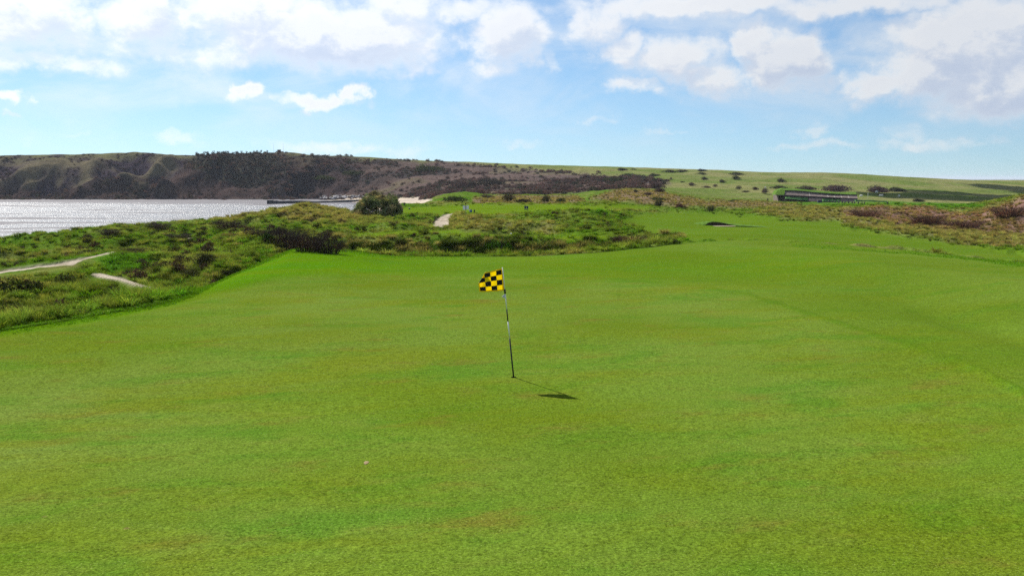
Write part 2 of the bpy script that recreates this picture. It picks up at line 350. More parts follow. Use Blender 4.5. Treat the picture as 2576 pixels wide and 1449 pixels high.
for pts, wd, hgt in [([(436,392),(405,412),(364,437),(290,466),(204,492)], 17, 6.5), ([(560,398),(480,440),(400,492)], 20, 5.0), ([(150,402),(60,436),(-40,468)], 18, 4.5), ([(345,468),(430,494)], 14, 3.5), ([(250,400),(215,440),(235,480)], 14, 3.0), ([(640,470),(560,492)], 18, 3.0), ([(800,400),(760,440),(690,490)], 20, 4.0), ([(880,450),(830,490)], 16, 2.5),
                     ([(330,400),(350,418)], 34, -8.0), ([(105,452),(120,470)], 26, -4.0), ([(15,440),(25,462)], 30, -5.5), ([(262,430),(275,455)], 20, -3.5), ([(470,470),(500,480)], 24, -3.0), ([(610,430),(640,460)], 30, -3.0), ([(740,460),(760,480)], 20, -3.0)]:
    spur += hgt * np.exp(-(dist_poly(pts) / wd) ** 2)
spur *= face * (GY > 560) * sstep(PU, 1000, 850)
GZ = GZ + spur * (1 + .5 * fbm(GX / 12, GY / 12, 71, 3))
GZ = GZ + w_head * sstep(LAY, 14.0, 15.0) * sstep(LAY, 15.9, 15.1) * .8 * fbm(GX / 14, GY / 60, 12, 3)
GZ = GZ + w_scrub * slope_w * 2.2 * fbm(GX / 26, GY / 40, 14, 3)
GZ = GZ + sstep(LAY, 2, 3) * (LAY < 6) * .05 * fbm(GX / 9, GY / 9, 15, 2) * (1 + 3.0 * (1 - w_green))
ap = NEAR * (1 - w_green) * sstep(LAY, 3.0, 3.4) * sstep(LAY, 5.0, 4.75)
for pts, wd, hgt in [([(1850,655),(2150,672),(2400,700),(2700,745),(4600,1060)], 24, .24), ([(2020,705),(2280,752),(2500,820),(2700,900),(4600,1650)], 34, -.22), ([(2300,650),(2700,690),(4600,880)], 14, -.10)]:
    GZ = GZ + ap * hgt * np.exp(-(dist_poly(pts) / wd) ** 2) * sstep(PU, pts[0][0] + 20, pts[0][0] + 420)
GZ = GZ + .035 * collar[..., 0] * (1 - .7 * w_green) + .10 * w_fair * fbm(GX / 9, GY / 14, 18, 2)

# cover colours (albedo of plants, sand and soil; the headland's also holds painted sun and shade)
def C(*c): return np.array(c)
n1 = fbm(GX / 3.2, GY / 4.5, 40, 4)[..., None]; n2 = fbm(GX / 11, GY / 14, 41, 4)[..., None]; n3 = fbm(GX / .9, GY / 1.2, 42, 3)[..., None]
nF = fbm(GX / 40, GY / 45, 43, 4)[..., None]; nG = fbm(GX / 9, GY / 12, 44, 3)[..., None]
def lerp(a, b, w): return a * (1 - w) + b * w
ro = lerp(C(.070,.116,.014), C(.140,.136,.044), np.clip(.36 + 1.1 * n1 + .5 * n3, 0, 1))
ro = lerp(ro, C(.048,.118,.005), np.clip(.25 + 1.6 * n2, 0, .9))
field = lerp(C(.092,.126,.028), C(.150,.150,.058), np.clip(.5 + nF * 1.7 + .5 * nG, 0, 1))
hw = sstep(LAY, 11.2, 12.3)[..., None]
ALB = lerp(ro, field, hw)
head = lerp(lerp(C(.106,.090,.058), C(.100,.098,.048), sstep(LAY, 14.1, 14.8)[..., None]), C(.040,.031,.040), np.clip(.42 + .9 * nG + .4 * nF + 1.2 * (.93 - gul[..., None]) - .20 * spur[..., None] + .5 * sstep(LAY, 13.6, 12.4)[..., None] - .45 * sstep(LAY, 14.3, 14.9)[..., None], 0, 1))  # scrub and turf tones, with sunlit spurs and shaded gullies painted in
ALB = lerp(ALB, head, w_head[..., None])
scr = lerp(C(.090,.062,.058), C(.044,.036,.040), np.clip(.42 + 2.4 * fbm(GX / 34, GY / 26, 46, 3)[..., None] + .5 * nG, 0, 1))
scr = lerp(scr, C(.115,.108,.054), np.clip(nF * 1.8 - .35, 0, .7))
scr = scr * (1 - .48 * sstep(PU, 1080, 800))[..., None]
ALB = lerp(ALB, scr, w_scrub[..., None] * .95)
w_wood = polyw([(480,402),(500,390),(560,388),(640,387),(672,387),(700,400),(735,412),(720,445),(640,462),(540,450),(500,430)], 6, (640, 760), 8, 40, 61)
ALB = lerp(ALB, lerp(C(.034,.032,.030), C(.050,.052,.036), np.clip(.4 + 1.5 * nG, 0, 1)), w_wood[..., None] * .9)
rock = (w_head * sstep(LAY, 12.55, 12.2) * (LAY > 11.95))[..., None]
ALB = lerp(ALB, C(.035,.033,.036), rock)
ALB = lerp(ALB, lerp(C(.170,.104,.084), C(.135,.094,.055), np.clip(.4 + n1 * 1.3 + .4 * n3, 0, 1)), w_brack[..., None])
ALB = lerp(ALB, lerp(C(.165,.138,.068), C(.120,.118,.045), np.clip(.45 + n1 * 1.3, 0, 1)), w_straw[..., None] * .9)
ALB = lerp(ALB, C(.050,.128,.010), w_lush[..., None] * .85)
ALB = lerp(ALB, C(.074,.128,.012), w_fair[..., None])
ALB = lerp(ALB, C(.085,.140,.008), w_tee[..., None])
apron = lerp(C(.068,.130,.007), C(.094,.141,.020), np.clip(.5 + n2 * .9, 0, 1))
fringe = np.clip(sstep(LAY, 3.3, 3.6) * sstep(PU, 1250, 860), 0, 1)[..., None]
apron = lerp(apron, C(.056,.140,.003), fringe)
strip = polyw([(1980,609),(2200,627),(2400,642),(2700,664),(2700,682),(2576,668),(2300,640),(2000,615)], 3, (40, 66), 5, 30, 51)[..., None]
apron = lerp(apron, C(.045,.125,.005), strip * .7)
ALB = np.where(NEAR[..., None], apron, ALB)
pg = lerp(C(.076,.136,.008), C(.102,.147,.024), np.clip(.5 + n2, 0, 1))
ALB = lerp(ALB, pg, w_green[..., None])
ALB = lerp(ALB, C(.045,.115,.005), collar * .5)
ALB = lerp(ALB, lerp(C(.36,.31,.25), C(.21,.18,.13), np.clip(.4 + 1.2 * n3 + .5 * n1, 0, 1)), w_path[..., None])
ALB = lerp(ALB, lerp(C(.44,.37,.29), C(.30,.26,.22), np.clip(.4 + nG, 0, 1)), w_beach[..., None])
rough_w = np.clip(1 - np.maximum.reduce([w_green, w_path, w_beach]), 0, 1)
PU, PV = project(GX, GY, GZ)

# ------------------------------------------------------------------ ground material
def ground_material():
    m = bpy.data.materials.new('links_ground'); m.use_nodes = True; t = NT(m.node_tree); t.n.clear()
    out = t.new('ShaderNodeOutputMaterial'); b = t.new('ShaderNodeBsdfPrincipled')
    geo = t.new('ShaderNodeNewGeometry'); pos = geo.outputs['Position']
    col = t.new('ShaderNodeAttribute', attribute_name='cover').outputs['Color']
    mown = t.new('ShaderNodeAttribute', attribute_name='mown').outputs['Fac']
    grn = t.new('ShaderNodeAttribute', attribute_name='green').outputs['Fac']
    sand = t.new('ShaderNodeAttribute', attribute_name='sand').outputs['Fac']
    flat = t.vmath('MULTIPLY', pos, (1, 1, .2))
    # mottles in the sward: yellowed, mossy and bluish patches
    rotv = t.new('ShaderNodeVectorRotate'); rotv.inputs['Angle'].default_value = R(-14); t.put(rotv.inputs['Vector'], flat); band = t.vmath('MULTIPLY', rotv.outputs[0], (.48, 1.0, 1))
    a1 = t.noise(band, .42, 6, .62, .5); a2 = t.noise(t.vmath('ADD', band, (4, 17, 0)), 1.3, 5, .62, .3); a3 = t.noise(t.vmath('ADD', band, (31, 7, 0)), .75, 6, .62, .4); a4 = t.noise(flat, .12, 4, .5)
    gw = t.math('MULTIPLY', mown, t.math('SUBTRACT', 1.0, sand))
    c = t.mix(t.math('MULTIPLY', t.math('MULTIPLY', gw, t.math('ADD', .6, t.math('MULTIPLY', grn, .4))), t.rng(a1, .42, .66, 0, .60)), col, (.100, .122, .006, 1))
    c = t.mix(t.math('MULTIPLY', gw, t.rng(a3, .48, .68, 0, .60)), c, (.048, .124, .010, 1))
    c = t.mix(t.math('MULTIPLY', t.math('MULTIPLY', gw, t.math('ADD', .45, t.math('MULTIPLY', grn, .55))), t.rng(a2, .50, .72, 0, .50)), c, (.108, .140, .022, 1))
    c = t.mix(t.math('MULTIPLY', gw, t.rng(a4, .42, .62, 0, .45)), c, (.062, .106, .004, 1))
    vo = t.new('ShaderNodeTexVoronoi'); vo.inputs['Scale'].default_value = .8; t.put(vo.inputs['Vector'], t.vmath('MULTIPLY', pos, (1, 1, 0)))
    vsep = t.new('ShaderNodeSeparateColor'); t.put(vsep.inputs[0], vo.outputs['Color'])
    spot = t.math('MULTIPLY', t.rng(vo.outputs['Distance'], .040, .015), t.math('GREATER_THAN', vsep.outputs[0], .55))      # old pitch marks
    c = t.mix(t.math('MULTIPLY', grn, t.math('MULTIPLY', spot, .7)), c, (.145, .120, .045, 1))
    c = t.mix(t.math('MULTIPLY', grn, t.rng(t.noise(t.vmath('ADD', band, (5, 50, 0)), 1.1, 6, .68), .53, .74, 0, .75)), c, (.108, .096, .016, 1))
    # blades: fine light and dark flecks
    f1 = t.noise(pos, 26, 3, .7); f2 = t.noise(pos, 75, 2, .7); f3 = t.noise(pos, 6.5, 4, .65)
    k = t.math('ADD', t.math('MULTIPLY', t.math('SUBTRACT', f1, .5), 2.2), t.math('MULTIPLY', t.math('SUBTRACT', f2, .5), 2.0))
    k = t.math('ADD', k, t.math('MULTIPLY', t.math('SUBTRACT', f3, .5), .75))
    k = t.math('ADD', 1.0, k); k = t.math('MAXIMUM', k, .25)
    kk = t.new('ShaderNodeCombineXYZ')
    for i in range(3): t.put(kk.inputs[i], k)
    c = t.mix(1.0, c, kk.outputs[0], 'MULTIPLY')
    # pale dry flecks and daisies
    c = t.mix(t.math('MULTIPLY', t.math('MULTIPLY', gw, t.math('ADD', .25, t.math('MULTIPLY', grn, .6))), t.rng(t.noise(t.vmath('ADD', pos, (3, 9, 1)), 42, 2, .5), .66, .74, 0, .85)), c, (.26, .32, .08, 1))
    # coarse mottle for hill cover
    hl = t.math('SUBTRACT', 1.0, mown)
    h1 = t.noise(pos, .55, 6, .7); h0 = t.noise(pos, .10, 5, .65)
    hk = t.math('ADD', t.math('MULTIPLY', t.math('SUBTRACT', h1, .5), 1.8), t.math('MULTIPLY', t.math('SUBTRACT', h0, .5), .9))
    hk = t.math('MAXIMUM', t.math('ADD', 1.0, t.math('MULTIPLY', hk, hl)), .3)
    kk2 = t.new('ShaderNodeCombineXYZ')
    for i in range(3): t.put(kk2.inputs[i], hk)
    c = t.mix(1.0, c, kk2.outputs[0], 'MULTIPLY')
    t.put(b.inputs['Base Color'], c)
    b.inputs['Roughness'].default_value = .9; b.inputs['Specular IOR Level'].default_value = 0.0
    hgt = t.math('ADD', t.math('MULTIPLY', f1, .012), t.math('ADD', t.math('MULTIPLY', f3, .02), t.math('MULTIPLY', t.math('MULTIPLY', h1, hl), .9)))
    bp = t.new('ShaderNodeBump'); bp.inputs['Strength'].default_value = .8; bp.inputs['Distance'].default_value = 1.0
    t.put(bp.inputs['Height'], hgt); t.l.new(bp.outputs[0], b.inputs['Normal'])
    t.l.new(b.outputs[0], out.inputs[0])
    return m
M_GROUND = ground_material()

def tag(o, label=None, cat=None, group=None, kind=None):
    if label: o['label'] = label
    if cat: o['category'] = cat
    if group: o['group'] = group
    if kind: o['kind'] = kind
    return o

# split the sheet into named pieces of ground along its own rows and outlines
fr, fc = np.meshgrid(np.arange(NR - 1), np.arange(NC - 1), indexing='ij')
i00 = fr * NC + fc
quads = np.stack([i00, i00 + 1, i00 + NC + 1, i00 + NC], -1).reshape(-1, 4)
def cellavg(a): return ((a[:-1, :-1] + a[1:, :-1] + a[:-1, 1:] + a[1:, 1:]) / 4).reshape(-1)
cl = cellavg(LAY)
region = np.full(len(quads), 2)
region[cl < E_EDGE] = 1
region[cl >= E_BASE - 1] = 3
region[(cellavg(w_green) > .5)] = 0
region[(cellavg(w_fair) > .5) & (cl > E_EDGE)] = 4
region[(cellavg(w_tee) > .5) & (cl > E_EDGE)] = 5
region[(cellavg(w_beach) > .5) & (cl > E_EDGE)] = 6
region[(cellavg(w_path) > .5) & (cl > E_EDGE)] = 7
ALLP = np.stack([GX, GY, GZ], -1).reshape(-1, 3)
A_COV = np.concatenate([ALB, np.ones((NR, NC, 1))], -1).reshape(-1, 4).astype(np.float32)
A_MOWN = (np.where(NEAR, 1, np.clip(w_fair + w_tee + w_path + w_beach, 0, 1))).reshape(-1).astype(np.float32)
A_SAND = np.clip(w_path + w_beach, 0, 1).reshape(-1).astype(np.float32)
A_GREEN = w_green.reshape(-1).astype(np.float32)

def mesh_np(name, verts, faces_list, smooth=True):
    """faces_list: list of (n,k) int arrays"""
    me = bpy.data.meshes.new(name)
    verts = np.asarray(verts, np.float32)
    me.vertices.add(len(verts)); me.vertices.foreach_set('co', verts.ravel())
    loops = np.concatenate([f.ravel() for f in faces_list]).astype(np.int32)
    tot = np.concatenate([np.full(len(f), f.shape[1]) for f in faces_list]).astype(np.int32)
    st = np.concatenate([[0], np.cumsum(tot)[:-1]]).astype(np.int32)
    me.loops.add(len(loops)); me.loops.foreach_set('vertex_index', loops)
    me.polygons.add(len(tot)); me.polygons.foreach_set('loop_start', st); me.polygons.foreach_set('loop_total', tot)
    me.polygons.foreach_set('use_smooth', np.full(len(tot), smooth))
    me.update(calc_edges=True)
    return me
def fattr(me, name, data, typ='FLOAT'):
    a = me.attributes.new(name, typ, 'POINT')
    a.data.foreach_set('value' if typ in ('FLOAT', 'INT') else ('color' if typ == 'FLOAT_COLOR' else 'vector'), np.ascontiguousarray(data).ravel())

NAMES = ['putting_green', 'green_surround', 'dune_ground', 'hill', 'fairway', 'tee_ground', 'beach', 'sandy_path']
GROUND = {}
for rid, nm in enumerate(NAMES):
    f = quads[region == rid]
    if not len(f): continue
    used, inv = np.unique(f, return_inverse=True)
    me = mesh_np(nm, ALLP[used], [inv.reshape(-1, 4)])
    fattr(me, 'cover', A_COV[used], 'FLOAT_COLOR'); fattr(me, 'mown', A_MOWN[used]); fattr(me, 'sand', A_SAND[used]); fattr(me, 'green', A_GREEN[used])
    me.materials.append(M_GROUND)
    o = bpy.data.objects.new(nm, me); COL.objects.link(o); tag(o, kind='structure'); GROUND[nm] = o

# quick height and visibility look-ups on the sheet
from mathutils.bvhtree import BVHTree
_step = 1
BVH = BVHTree.FromPolygons(ALLP.tolist(), quads.tolist())
def ground(x, y):
    h = BVH.ray_cast(Vector((x, y, 300)), Vector((0, 0, -1)))
    return h[0].z if h[0] is not None else -11.0
def hit(u, v):
    d = Vector(ray(u, v)).normalized()
    h = BVH.ray_cast(Vector((0, 0, ZC)), d)
    return h[0]
print('terrain', NR, NC)

# ------------------------------------------------------------------ sea
def sea_material():
    m = bpy.data.materials.new('sea_water'); m.use_nodes = True; t = NT(m.node_tree); t.n.clear()
    out = t.new('ShaderNodeOutputMaterial'); b = t.new('ShaderNodeBsdfPrincipled')
    pos = t.new('ShaderNodeNewGeometry').outputs['Position']
    st = t.noise(t.vmath('MULTIPLY', pos, (.0085, .050, 1)), 1.0, 6, .60, .8)      # slicks and wind lanes
    st2 = t.noise(t.vmath('MULTIPLY', pos, (.06, .22, 1)), 1.0, 6, .7, .3)
    sx = t.new('ShaderNodeSeparateXYZ'); t.put(sx.inputs[0], pos)
    lee = t.rng(sx.outputs[1], 500, 590, 0, .20)                                   # calmer under the headland
    k = t.math('ADD', t.math('ADD', t.math('MULTIPLY', st, .80), t.math('MULTIPLY', st2, .28)), lee)
    bar = t.rng(k, .555, .625)
    t.put(b.inputs['Base Color'], t.mix(bar, (.10, .105, .115, 1), (.115, .108, .118, 1)))
    t.put(b.inputs['Specular IOR Level'], t.math('SUBTRACT', .5, t.math('MULTIPLY', bar, .34)))
    t.put(b.inputs['Roughness'], t.rng(bar, 0, 1, .36, .75)); b.inputs['IOR'].default_value = 1.33
    w1 = t.noise(t.vmath('MULTIPLY', pos, (.20, .70, 1)), 1.0, 6, .7, .4)
    bp = t.new('ShaderNodeBump'); t.put(bp.inputs['Strength'], t.rng(k, .52, .70, 1.0, .45)); bp.inputs['Distance'].default_value = 1.3
    t.put(bp.inputs['Height'], w1); t.l.new(bp.outputs[0], b.inputs['Normal'])
    t.l.new(b.outputs[0], out.inputs[0]); return m
sea_me = bpy.data.meshes.new('sea')
S = 24000.0
sea_me.from_pydata([(-S, -S, -11), (S, -S, -11), (S, S, -11), (-S, S, -11)], [], [(0, 1, 2, 3)])
sea_me.materials.append(sea_material())
sea = bpy.data.objects.new('sea', sea_me); COL.objects.link(sea); tag(sea, kind='structure')

# ------------------------------------------------------------------ plant meshes and materials
def leaf_material(name, trans=.4, gloss=.0, var=.35):
    m = bpy.data.materials.new(name); m.use_nodes = True; t = NT(m.node_tree); t.n.clear()
    out = t.new('ShaderNodeOutputMaterial')
    tint = t.new('ShaderNodeAttribute', attribute_name='tint', attribute_type='INSTANCER').outputs['Color']
    sh = t.new('ShaderNodeAttribute', attribute_name='vary').outputs['Color']
    rnd = t.new('ShaderNodeObjectInfo').outputs['Random']
    c = t.mix(1.0, tint, sh, 'MULTIPLY')
    k = t.math('ADD', 1.0 - var / 2, t.math('MULTIPLY', rnd, var))
    c = t.mix(1.0, c, t.comb(k, k, k), 'MULTIPLY')
    d = t.new('ShaderNodeBsdfDiffuse'); t.put(d.inputs[0], c)
    tr = t.new('ShaderNodeBsdfTranslucent'); t.put(tr.inputs[0], t.mix(1.0, c, (1.15, 1.15, .8, 1), 'MULTIPLY'))
    ms = t.new('ShaderNodeMixShader'); ms.inputs[0].default_value = trans
    t.l.new(d.outputs[0], ms.inputs[1]); t.l.new(tr.outputs[0], ms.inputs[2])
    t.l.new(ms.outputs[0], out.inputs[0]); return m
M_BLADE = leaf_material('grass_blades', .32); M_LEAF = leaf_material('shrub_leaves', .25); M_TWIG = leaf_material('twigs', .0)

def finish(me, vary, mat):
    fattr(me, 'vary', np.concatenate([vary, np.ones((len(vary), 1))], 1).astype(np.float32), 'FLOAT_COLOR'); me.materials.append(mat); return me
def tuft_mesh(name, n, height, spread, width, droop, seed, lean=(-.15, 0), segs=3, straw=.35):
    """n arching blades rising from one crown; unit metres"""
    r = np.random.default_rng(seed); V = []; Fq = []; Ft = []; W = []
    for i in range(n):
        a = r.uniform(0, 2 * np.pi); rad = spread * .35 * math.sqrt(r.uniform()); h = height * r.uniform(.55, 1.1)
        bx_, by_ = rad * math.cos(a), rad * math.sin(a)
        out = r.uniform(.15, 1.0) * spread; dx, dy = math.cos(a) * out + lean[0] * h, math.sin(a) * out + lean[1] * h
        w = width * r.uniform(.6, 1.3); a2 = r.uniform(0, np.pi); wx, wy = math.cos(a2) * w, math.sin(a2) * w
        base = len(V); dr = droop * r.uniform(.4, 1.3)
        bright = r.uniform(.65, 1.35); st = r.uniform() < straw
        cb = np.array([1.35, 1.22, .95]) * bright if st else np.array([.9, 1.04, .75]) * bright
        tipc = cb * np.array([1.35, 1.15, 1.1])                # dead, bleached blade ends
        for s_ in range(segs + 1):
            t = s_ / segs; x = bx_ + dx * t ** 1.4; y = by_ + dy * t ** 1.4; z = h * (t - dr * t ** 3)
            q = (1 - .8 * t)
            V.append((x - wx * q, y - wy * q, z)); W.append(cb * (1 - t * t) + tipc * t * t)
            V.append((x + wx * q, y + wy * q, z)); W.append(cb * (1 - t * t) + tipc * t * t)
            if s_: k = base + 2 * s_; Fq.append((k - 2, k - 1, k + 1, k))
    return finish(mesh_np(name, np.array(V), [np.array(Fq)], False), np.array(W), M_BLADE)
def leaf_quads(P_, N_, size, r, curl=.3):
    """one small quad per point, loosely facing outwards"""
    n = len(P_); rd = r.normal(size=(n, 3)); nn = N_ + .9 * rd; nn /= np.linalg.norm(nn, axis=1, keepdims=True) + 1e-9
    t1 = np.cross(nn, r.normal(size=(n, 3))); t1 /= np.linalg.norm(t1, axis=1, keepdims=True) + 1e-9; t2 = np.cross(nn, t1)
    s1 = (size * r.uniform(.6, 1.4, n))[:, None]; s2 = s1 * r.uniform(.4, .8, n)[:, None]
    V = np.stack([P_ - t1 * s1, P_ - t2 * s2 , P_ + t1 * s1, P_ + t2 * s2 + nn * s1 * curl], 1).reshape(-1, 3)
    return V, np.arange(n * 4).reshape(-1, 4)
def bush_mesh(name, aspect, nleaf, leaf, seed, lobes=7, brown=.3, ragged=.12):
    """unit-wide shrub crown: leaf sprays over uneven lobes with gaps between them"""
    r = np.random.default_rng(seed); H = aspect; Pn = []; Nn = []
    lob = []
    for i in range(lobes):
        x = r.uniform(-.36, .36); y = r.uniform(-.25, .25); rr = r.uniform(.13, .24); top = H * (1 - 1.1 * (x * x + y * y) / .25 * .55) * r.uniform(.75, 1.05)
        lob.append((x, y, rr, top))
    per = nleaf // lobes
    for (x, y, rr, top) in lob:
        a = r.uniform(0, 2 * np.pi, per); ph = np.arccos(r.uniform(-.25, 1, per)); k = 1 + ragged * r.normal(size=per) - np.abs(r.normal(size=per)) * .12
        hh_ = max(top * .62, .05)
        nx, ny, nz = np.sin(ph) * np.cos(a), np.sin(ph) * np.sin(a), np.cos(ph)
        Pn.append(np.stack([x + rr * 1.25 * nx * k, y + rr * 1.1 * ny * k, (top - hh_) + hh_ * nz * k], 1)); Nn.append(np.stack([nx, ny, nz], 1))
    Pn = np.concatenate(Pn); Nn = np.concatenate(Nn); Pn[:, 2] = np.abs(Pn[:, 2])
    cl_ = vnoise(Pn[:, 0] * 9 + seed, Pn[:, 2] * 12 + Pn[:, 1] * 7, 3); keep = cl_ > .16
    Pn, Nn, cl_ = Pn[keep], Nn[keep], cl_[keep]
    V, Q = leaf_quads(Pn, Nn, leaf, r)
    br = r.uniform(.6, 1.4, len(Pn)) * (.75 + .5 * cl_); w = np.stack([br, br, br], 1)
    b_ = r.uniform(size=len(Pn)) < brown; w[b_] *= np.array([1.45, .95, .95])
    return finish(mesh_np(name, V, [Q], False), np.repeat(w, 4, 0), M_LEAF)
def tube(V, Q, p, q, r0, r1, n=5):
    p, q = np.array(p, float), np.array(q, float); d = q - p; d /= np.linalg.norm(d) + 1e-9
    a = np.cross(d, (0, 0, 1.0) if abs(d[2]) < .9 else (1.0, 0, 0)); a /= np.linalg.norm(a); b = np.cross(d, a); k = len(V)
    for c, rr in ((p, r0), (q, r1)):
        for i in range(n):
            t = 2 * np.pi * i / n; V.append(tuple(c + rr * (math.cos(t) * a + math.sin(t) * b)))
    for i in range(n): Q.append((k + i, k + (i + 1) % n, k + n + (i + 1) % n, k + n + i))
def stems_mesh(name, aspect, n, seed, r0=.012, reach=.36, top=.9, twigs=2):
    r = np.random.default_rng(seed); V = []; Q = []
    for i in range(n):
        a = r.uniform(0, 2 * np.pi); rr = reach * math.sqrt(r.uniform()); p = (rr * .5 * math.cos(a), rr * .4 * math.sin(a), -.03)
        m_ = (rr * .8 * math.cos(a), rr * .7 * math.sin(a), aspect * top * .5); e = (rr * 1.1 * math.cos(a), rr * .9 * math.sin(a), aspect * top * r.uniform(.8, 1.08))
        tube(V, Q, p, m_, r0, r0 * .7, 4); tube(V, Q, m_, e, r0 * .7, r0 * .2, 4)
        for k in range(twigs):
            t = r.uniform(.3, 1); s_ = np.array(m_) * (1 - t) + np.array(e) * t
            tube(V, Q, s_, s_ + r.normal(size=3) * np.array([.09, .09, .06]) + (0, 0, .05 * aspect), r0 * .35, r0 * .1, 3)
    V = np.array(V)
    return finish(mesh_np(name, V, [np.array(Q)], False), np.tile(np.array([[1., 1., 1.]]), (len(V), 1)) * r.uniform(.8, 1.2, (len(V), 1)), M_TWIG)

LUMP = [tuft_mesh('lump_blades', 90, .42, .40, .016, .75, 170 + i, (-.08, 0), 3, .4) for i in range(5)]
MARRAM = [tuft_mesh('marram_blades', 230, .9, .52, .010, .42, 100 + i, (-.16, -.02)) for i in range(5)]
DOME = [tuft_mesh('tussock_blades', 400, .95, .56, .013, .72, 150 + i, (-.10, -.02), 4, .45) for i in range(5)]
TUFT = [tuft_mesh('grass_tuft', 34, .30, .20, .010, .40, 200 + i, (-.12, 0), 2, .3) for i in range(5)]
SHORT = [tuft_mesh('short_tuft', 14, .075, .06, .005, .3, 220 + i, (-.05, 0), 2, .1) for i in range(3)]
BUSH = {'flat': [bush_mesh('shrub_foliage', .24, 1500, .019, 300 + i, 8) for i in range(3)],
        'mid': [bush_mesh('shrub_foliage', .45, 1700, .021, 310 + i, 8) for i in range(3)],
        'round': [bush_mesh('shrub_foliage', .80, 1900, .024, 320 + i, 8) for i in range(3)]}
STEM = {'flat': stems_mesh('shrub_stems', .22, 14, 330), 'mid': stems_mesh('shrub_stems', .42, 16, 331), 'round': stems_mesh('shrub_stems', .75, 18, 332)}
BRAMBLE = [(stems_mesh('bramble_stems', .42, 150, 340 + i, .004, .46, 1.0, 5), bush_mesh('bramble_foliage', .36, 1500, .014, 345 + i, 9, .7, .2)) for i in range(3)]
LOWBUSH = [bush_mesh('scrub_clump', .5, 240, .05, 360 + i, 6) for i in range(4)]
def tree_mesh(name, seed):
    r = np.random.default_rng(seed); V = []; Q = []
    tube(V, Q, (0, 0, -.05), (.02, 0, .45), .028, .018, 5)
    for i in range(26):
        a = r.uniform(0, 2 * np.pi); z0 = r.uniform(.25, .5); e = np.array([math.cos(a) * r.uniform(.15, .42), math.sin(a) * r.uniform(.15, .42), r.uniform(.6, 1.0)])
        tube(V, Q, (.02, 0, z0), e, .011, .004, 3)
        for k in range(5):
            s_ = np.array([.02, 0, z0]) * .3 + e * .7; tube(V, Q, s_, s_ + r.normal(size=3) * .10 + (0, 0, .08), .006, .003, 3)
    V = np.array(V); return finish(mesh_np(name, V, [np.array(Q)], False), np.ones((len(V), 3)), M_TWIG)
TREES = [tree_mesh('bare_tree', 380 + i) for i in range(3)]

# ------------------------------------------------------------------ ground cover nobody could count
def scatter(name, meshes, pts, rotz, scl, tint, label, cat):
    c = bpy.data.collections.new(name + '_kinds')
    for i, me in enumerate(meshes):
        o = bpy.data.objects.new('%s_kind_%02d' % (name, i), me); c.objects.link(o)
    me = bpy.data.meshes.new(name); me.vertices.add(len(pts)); me.vertices.foreach_set('co', np.asarray(pts, np.float32).ravel()); me.update()
    rot = np.zeros((len(pts), 3), np.float32); rot[:, 2] = rotz
    fattr(me, 'rot', rot, 'FLOAT_VECTOR'); fattr(me, 'scl', np.asarray(scl, np.float32)); fattr(me, 'idx', RNG.integers(0, len(meshes), len(pts)).astype(np.int32), 'INT')
    fattr(me, 'tint', np.concatenate([tint, np.ones((len(pts), 1))], 1).astype(np.float32), 'FLOAT_COLOR')
    o = bpy.data.objects.new(name, me); COL.objects.link(o)
    ng = bpy.data.node_groups.new(name + '_scatter', 'GeometryNodeTree')
    ng.interface.new_socket('Geometry', in_out='INPUT', socket_type='NodeSocketGeometry'); ng.interface.new_socket('Geometry', in_out='OUTPUT', socket_type='NodeSocketGeometry')
    n = ng.nodes; l = ng.links
    gi = n.new('NodeGroupInput'); go = n.new('NodeGroupOutput'); ip = n.new('GeometryNodeInstanceOnPoints'); ci = n.new('GeometryNodeCollectionInfo')
    ci.inputs['Collection'].default_value = c; ci.inputs['Separate Children'].default_value = True; ci.inputs['Reset Children'].default_value = True
    def na(nm, typ):
        a = n.new('GeometryNodeInputNamedAttribute'); a.data_type = typ; a.inputs['Name'].default_value = nm; return a.outputs['Attribute']
    e2r = n.new('FunctionNodeEulerToRotation')
    l.new(gi.outputs[0], ip.inputs['Points']); l.new(ci.outputs[0], ip.inputs['Instance']); ip.inputs['Pick Instance'].default_value = True
    l.new(na('idx', 'INT'), ip.inputs['Instance Index']); l.new(na('rot', 'FLOAT_VECTOR'), e2r.inputs[0]); l.new(e2r.outputs[0], ip.inputs['Rotation']); l.new(na('scl', 'FLOAT'), ip.inputs['Scale'])
    l.new(ip.outputs[0], go.inputs[0])
    md = o.modifiers.new('scatter', 'NODES'); md.node_group = ng
    tag(o, label, cat, kind='stuff'); return o

dX = np.linalg.norm(np.stack([GX[:-1, 1:] - GX[:-1, :-1], GY[:-1, 1:] - GY[:-1, :-1]], -1), axis=-1)
dY = np.abs(GY[1:, :-1] - GY[:-1, :-1])
AREA = (dX * dY).reshape(-1)
VISU = cellavg(PU); VISV = cellavg(PV); CY_ = cellavg(GY)
INVIEW = (VISU > -220) & (VISU < 2800) & (VISV < 1500)
def sample(weight, n):
    p = np.clip(weight, 0, None) * AREA * INVIEW; p = p / p.sum()
    c = RNG.choice(len(p), n, p=p); f = quads[c]; a = RNG.uniform(size=(n, 1)); b = RNG.uniform(size=(n, 1))
    P_ = (ALLP[f[:, 0]] * (1 - a) + ALLP[f[:, 1]] * a) * (1 - b) + (ALLP[f[:, 3]] * (1 - a) + ALLP[f[:, 2]] * a) * b
    return P_, A_COV[f[:, 3], :3].astype(float), c
c_rough = cellavg((1 - np.clip(w_fair * 1.0 + w_tee + w_path + w_beach, 0, 1)) ** 2 * (1 - .97 * w_verge)) * (cl > E_EDGE + np.where(cellavg(PU) < 480, .10, np.where(cellavg(PU) < 900, .30, .06)))
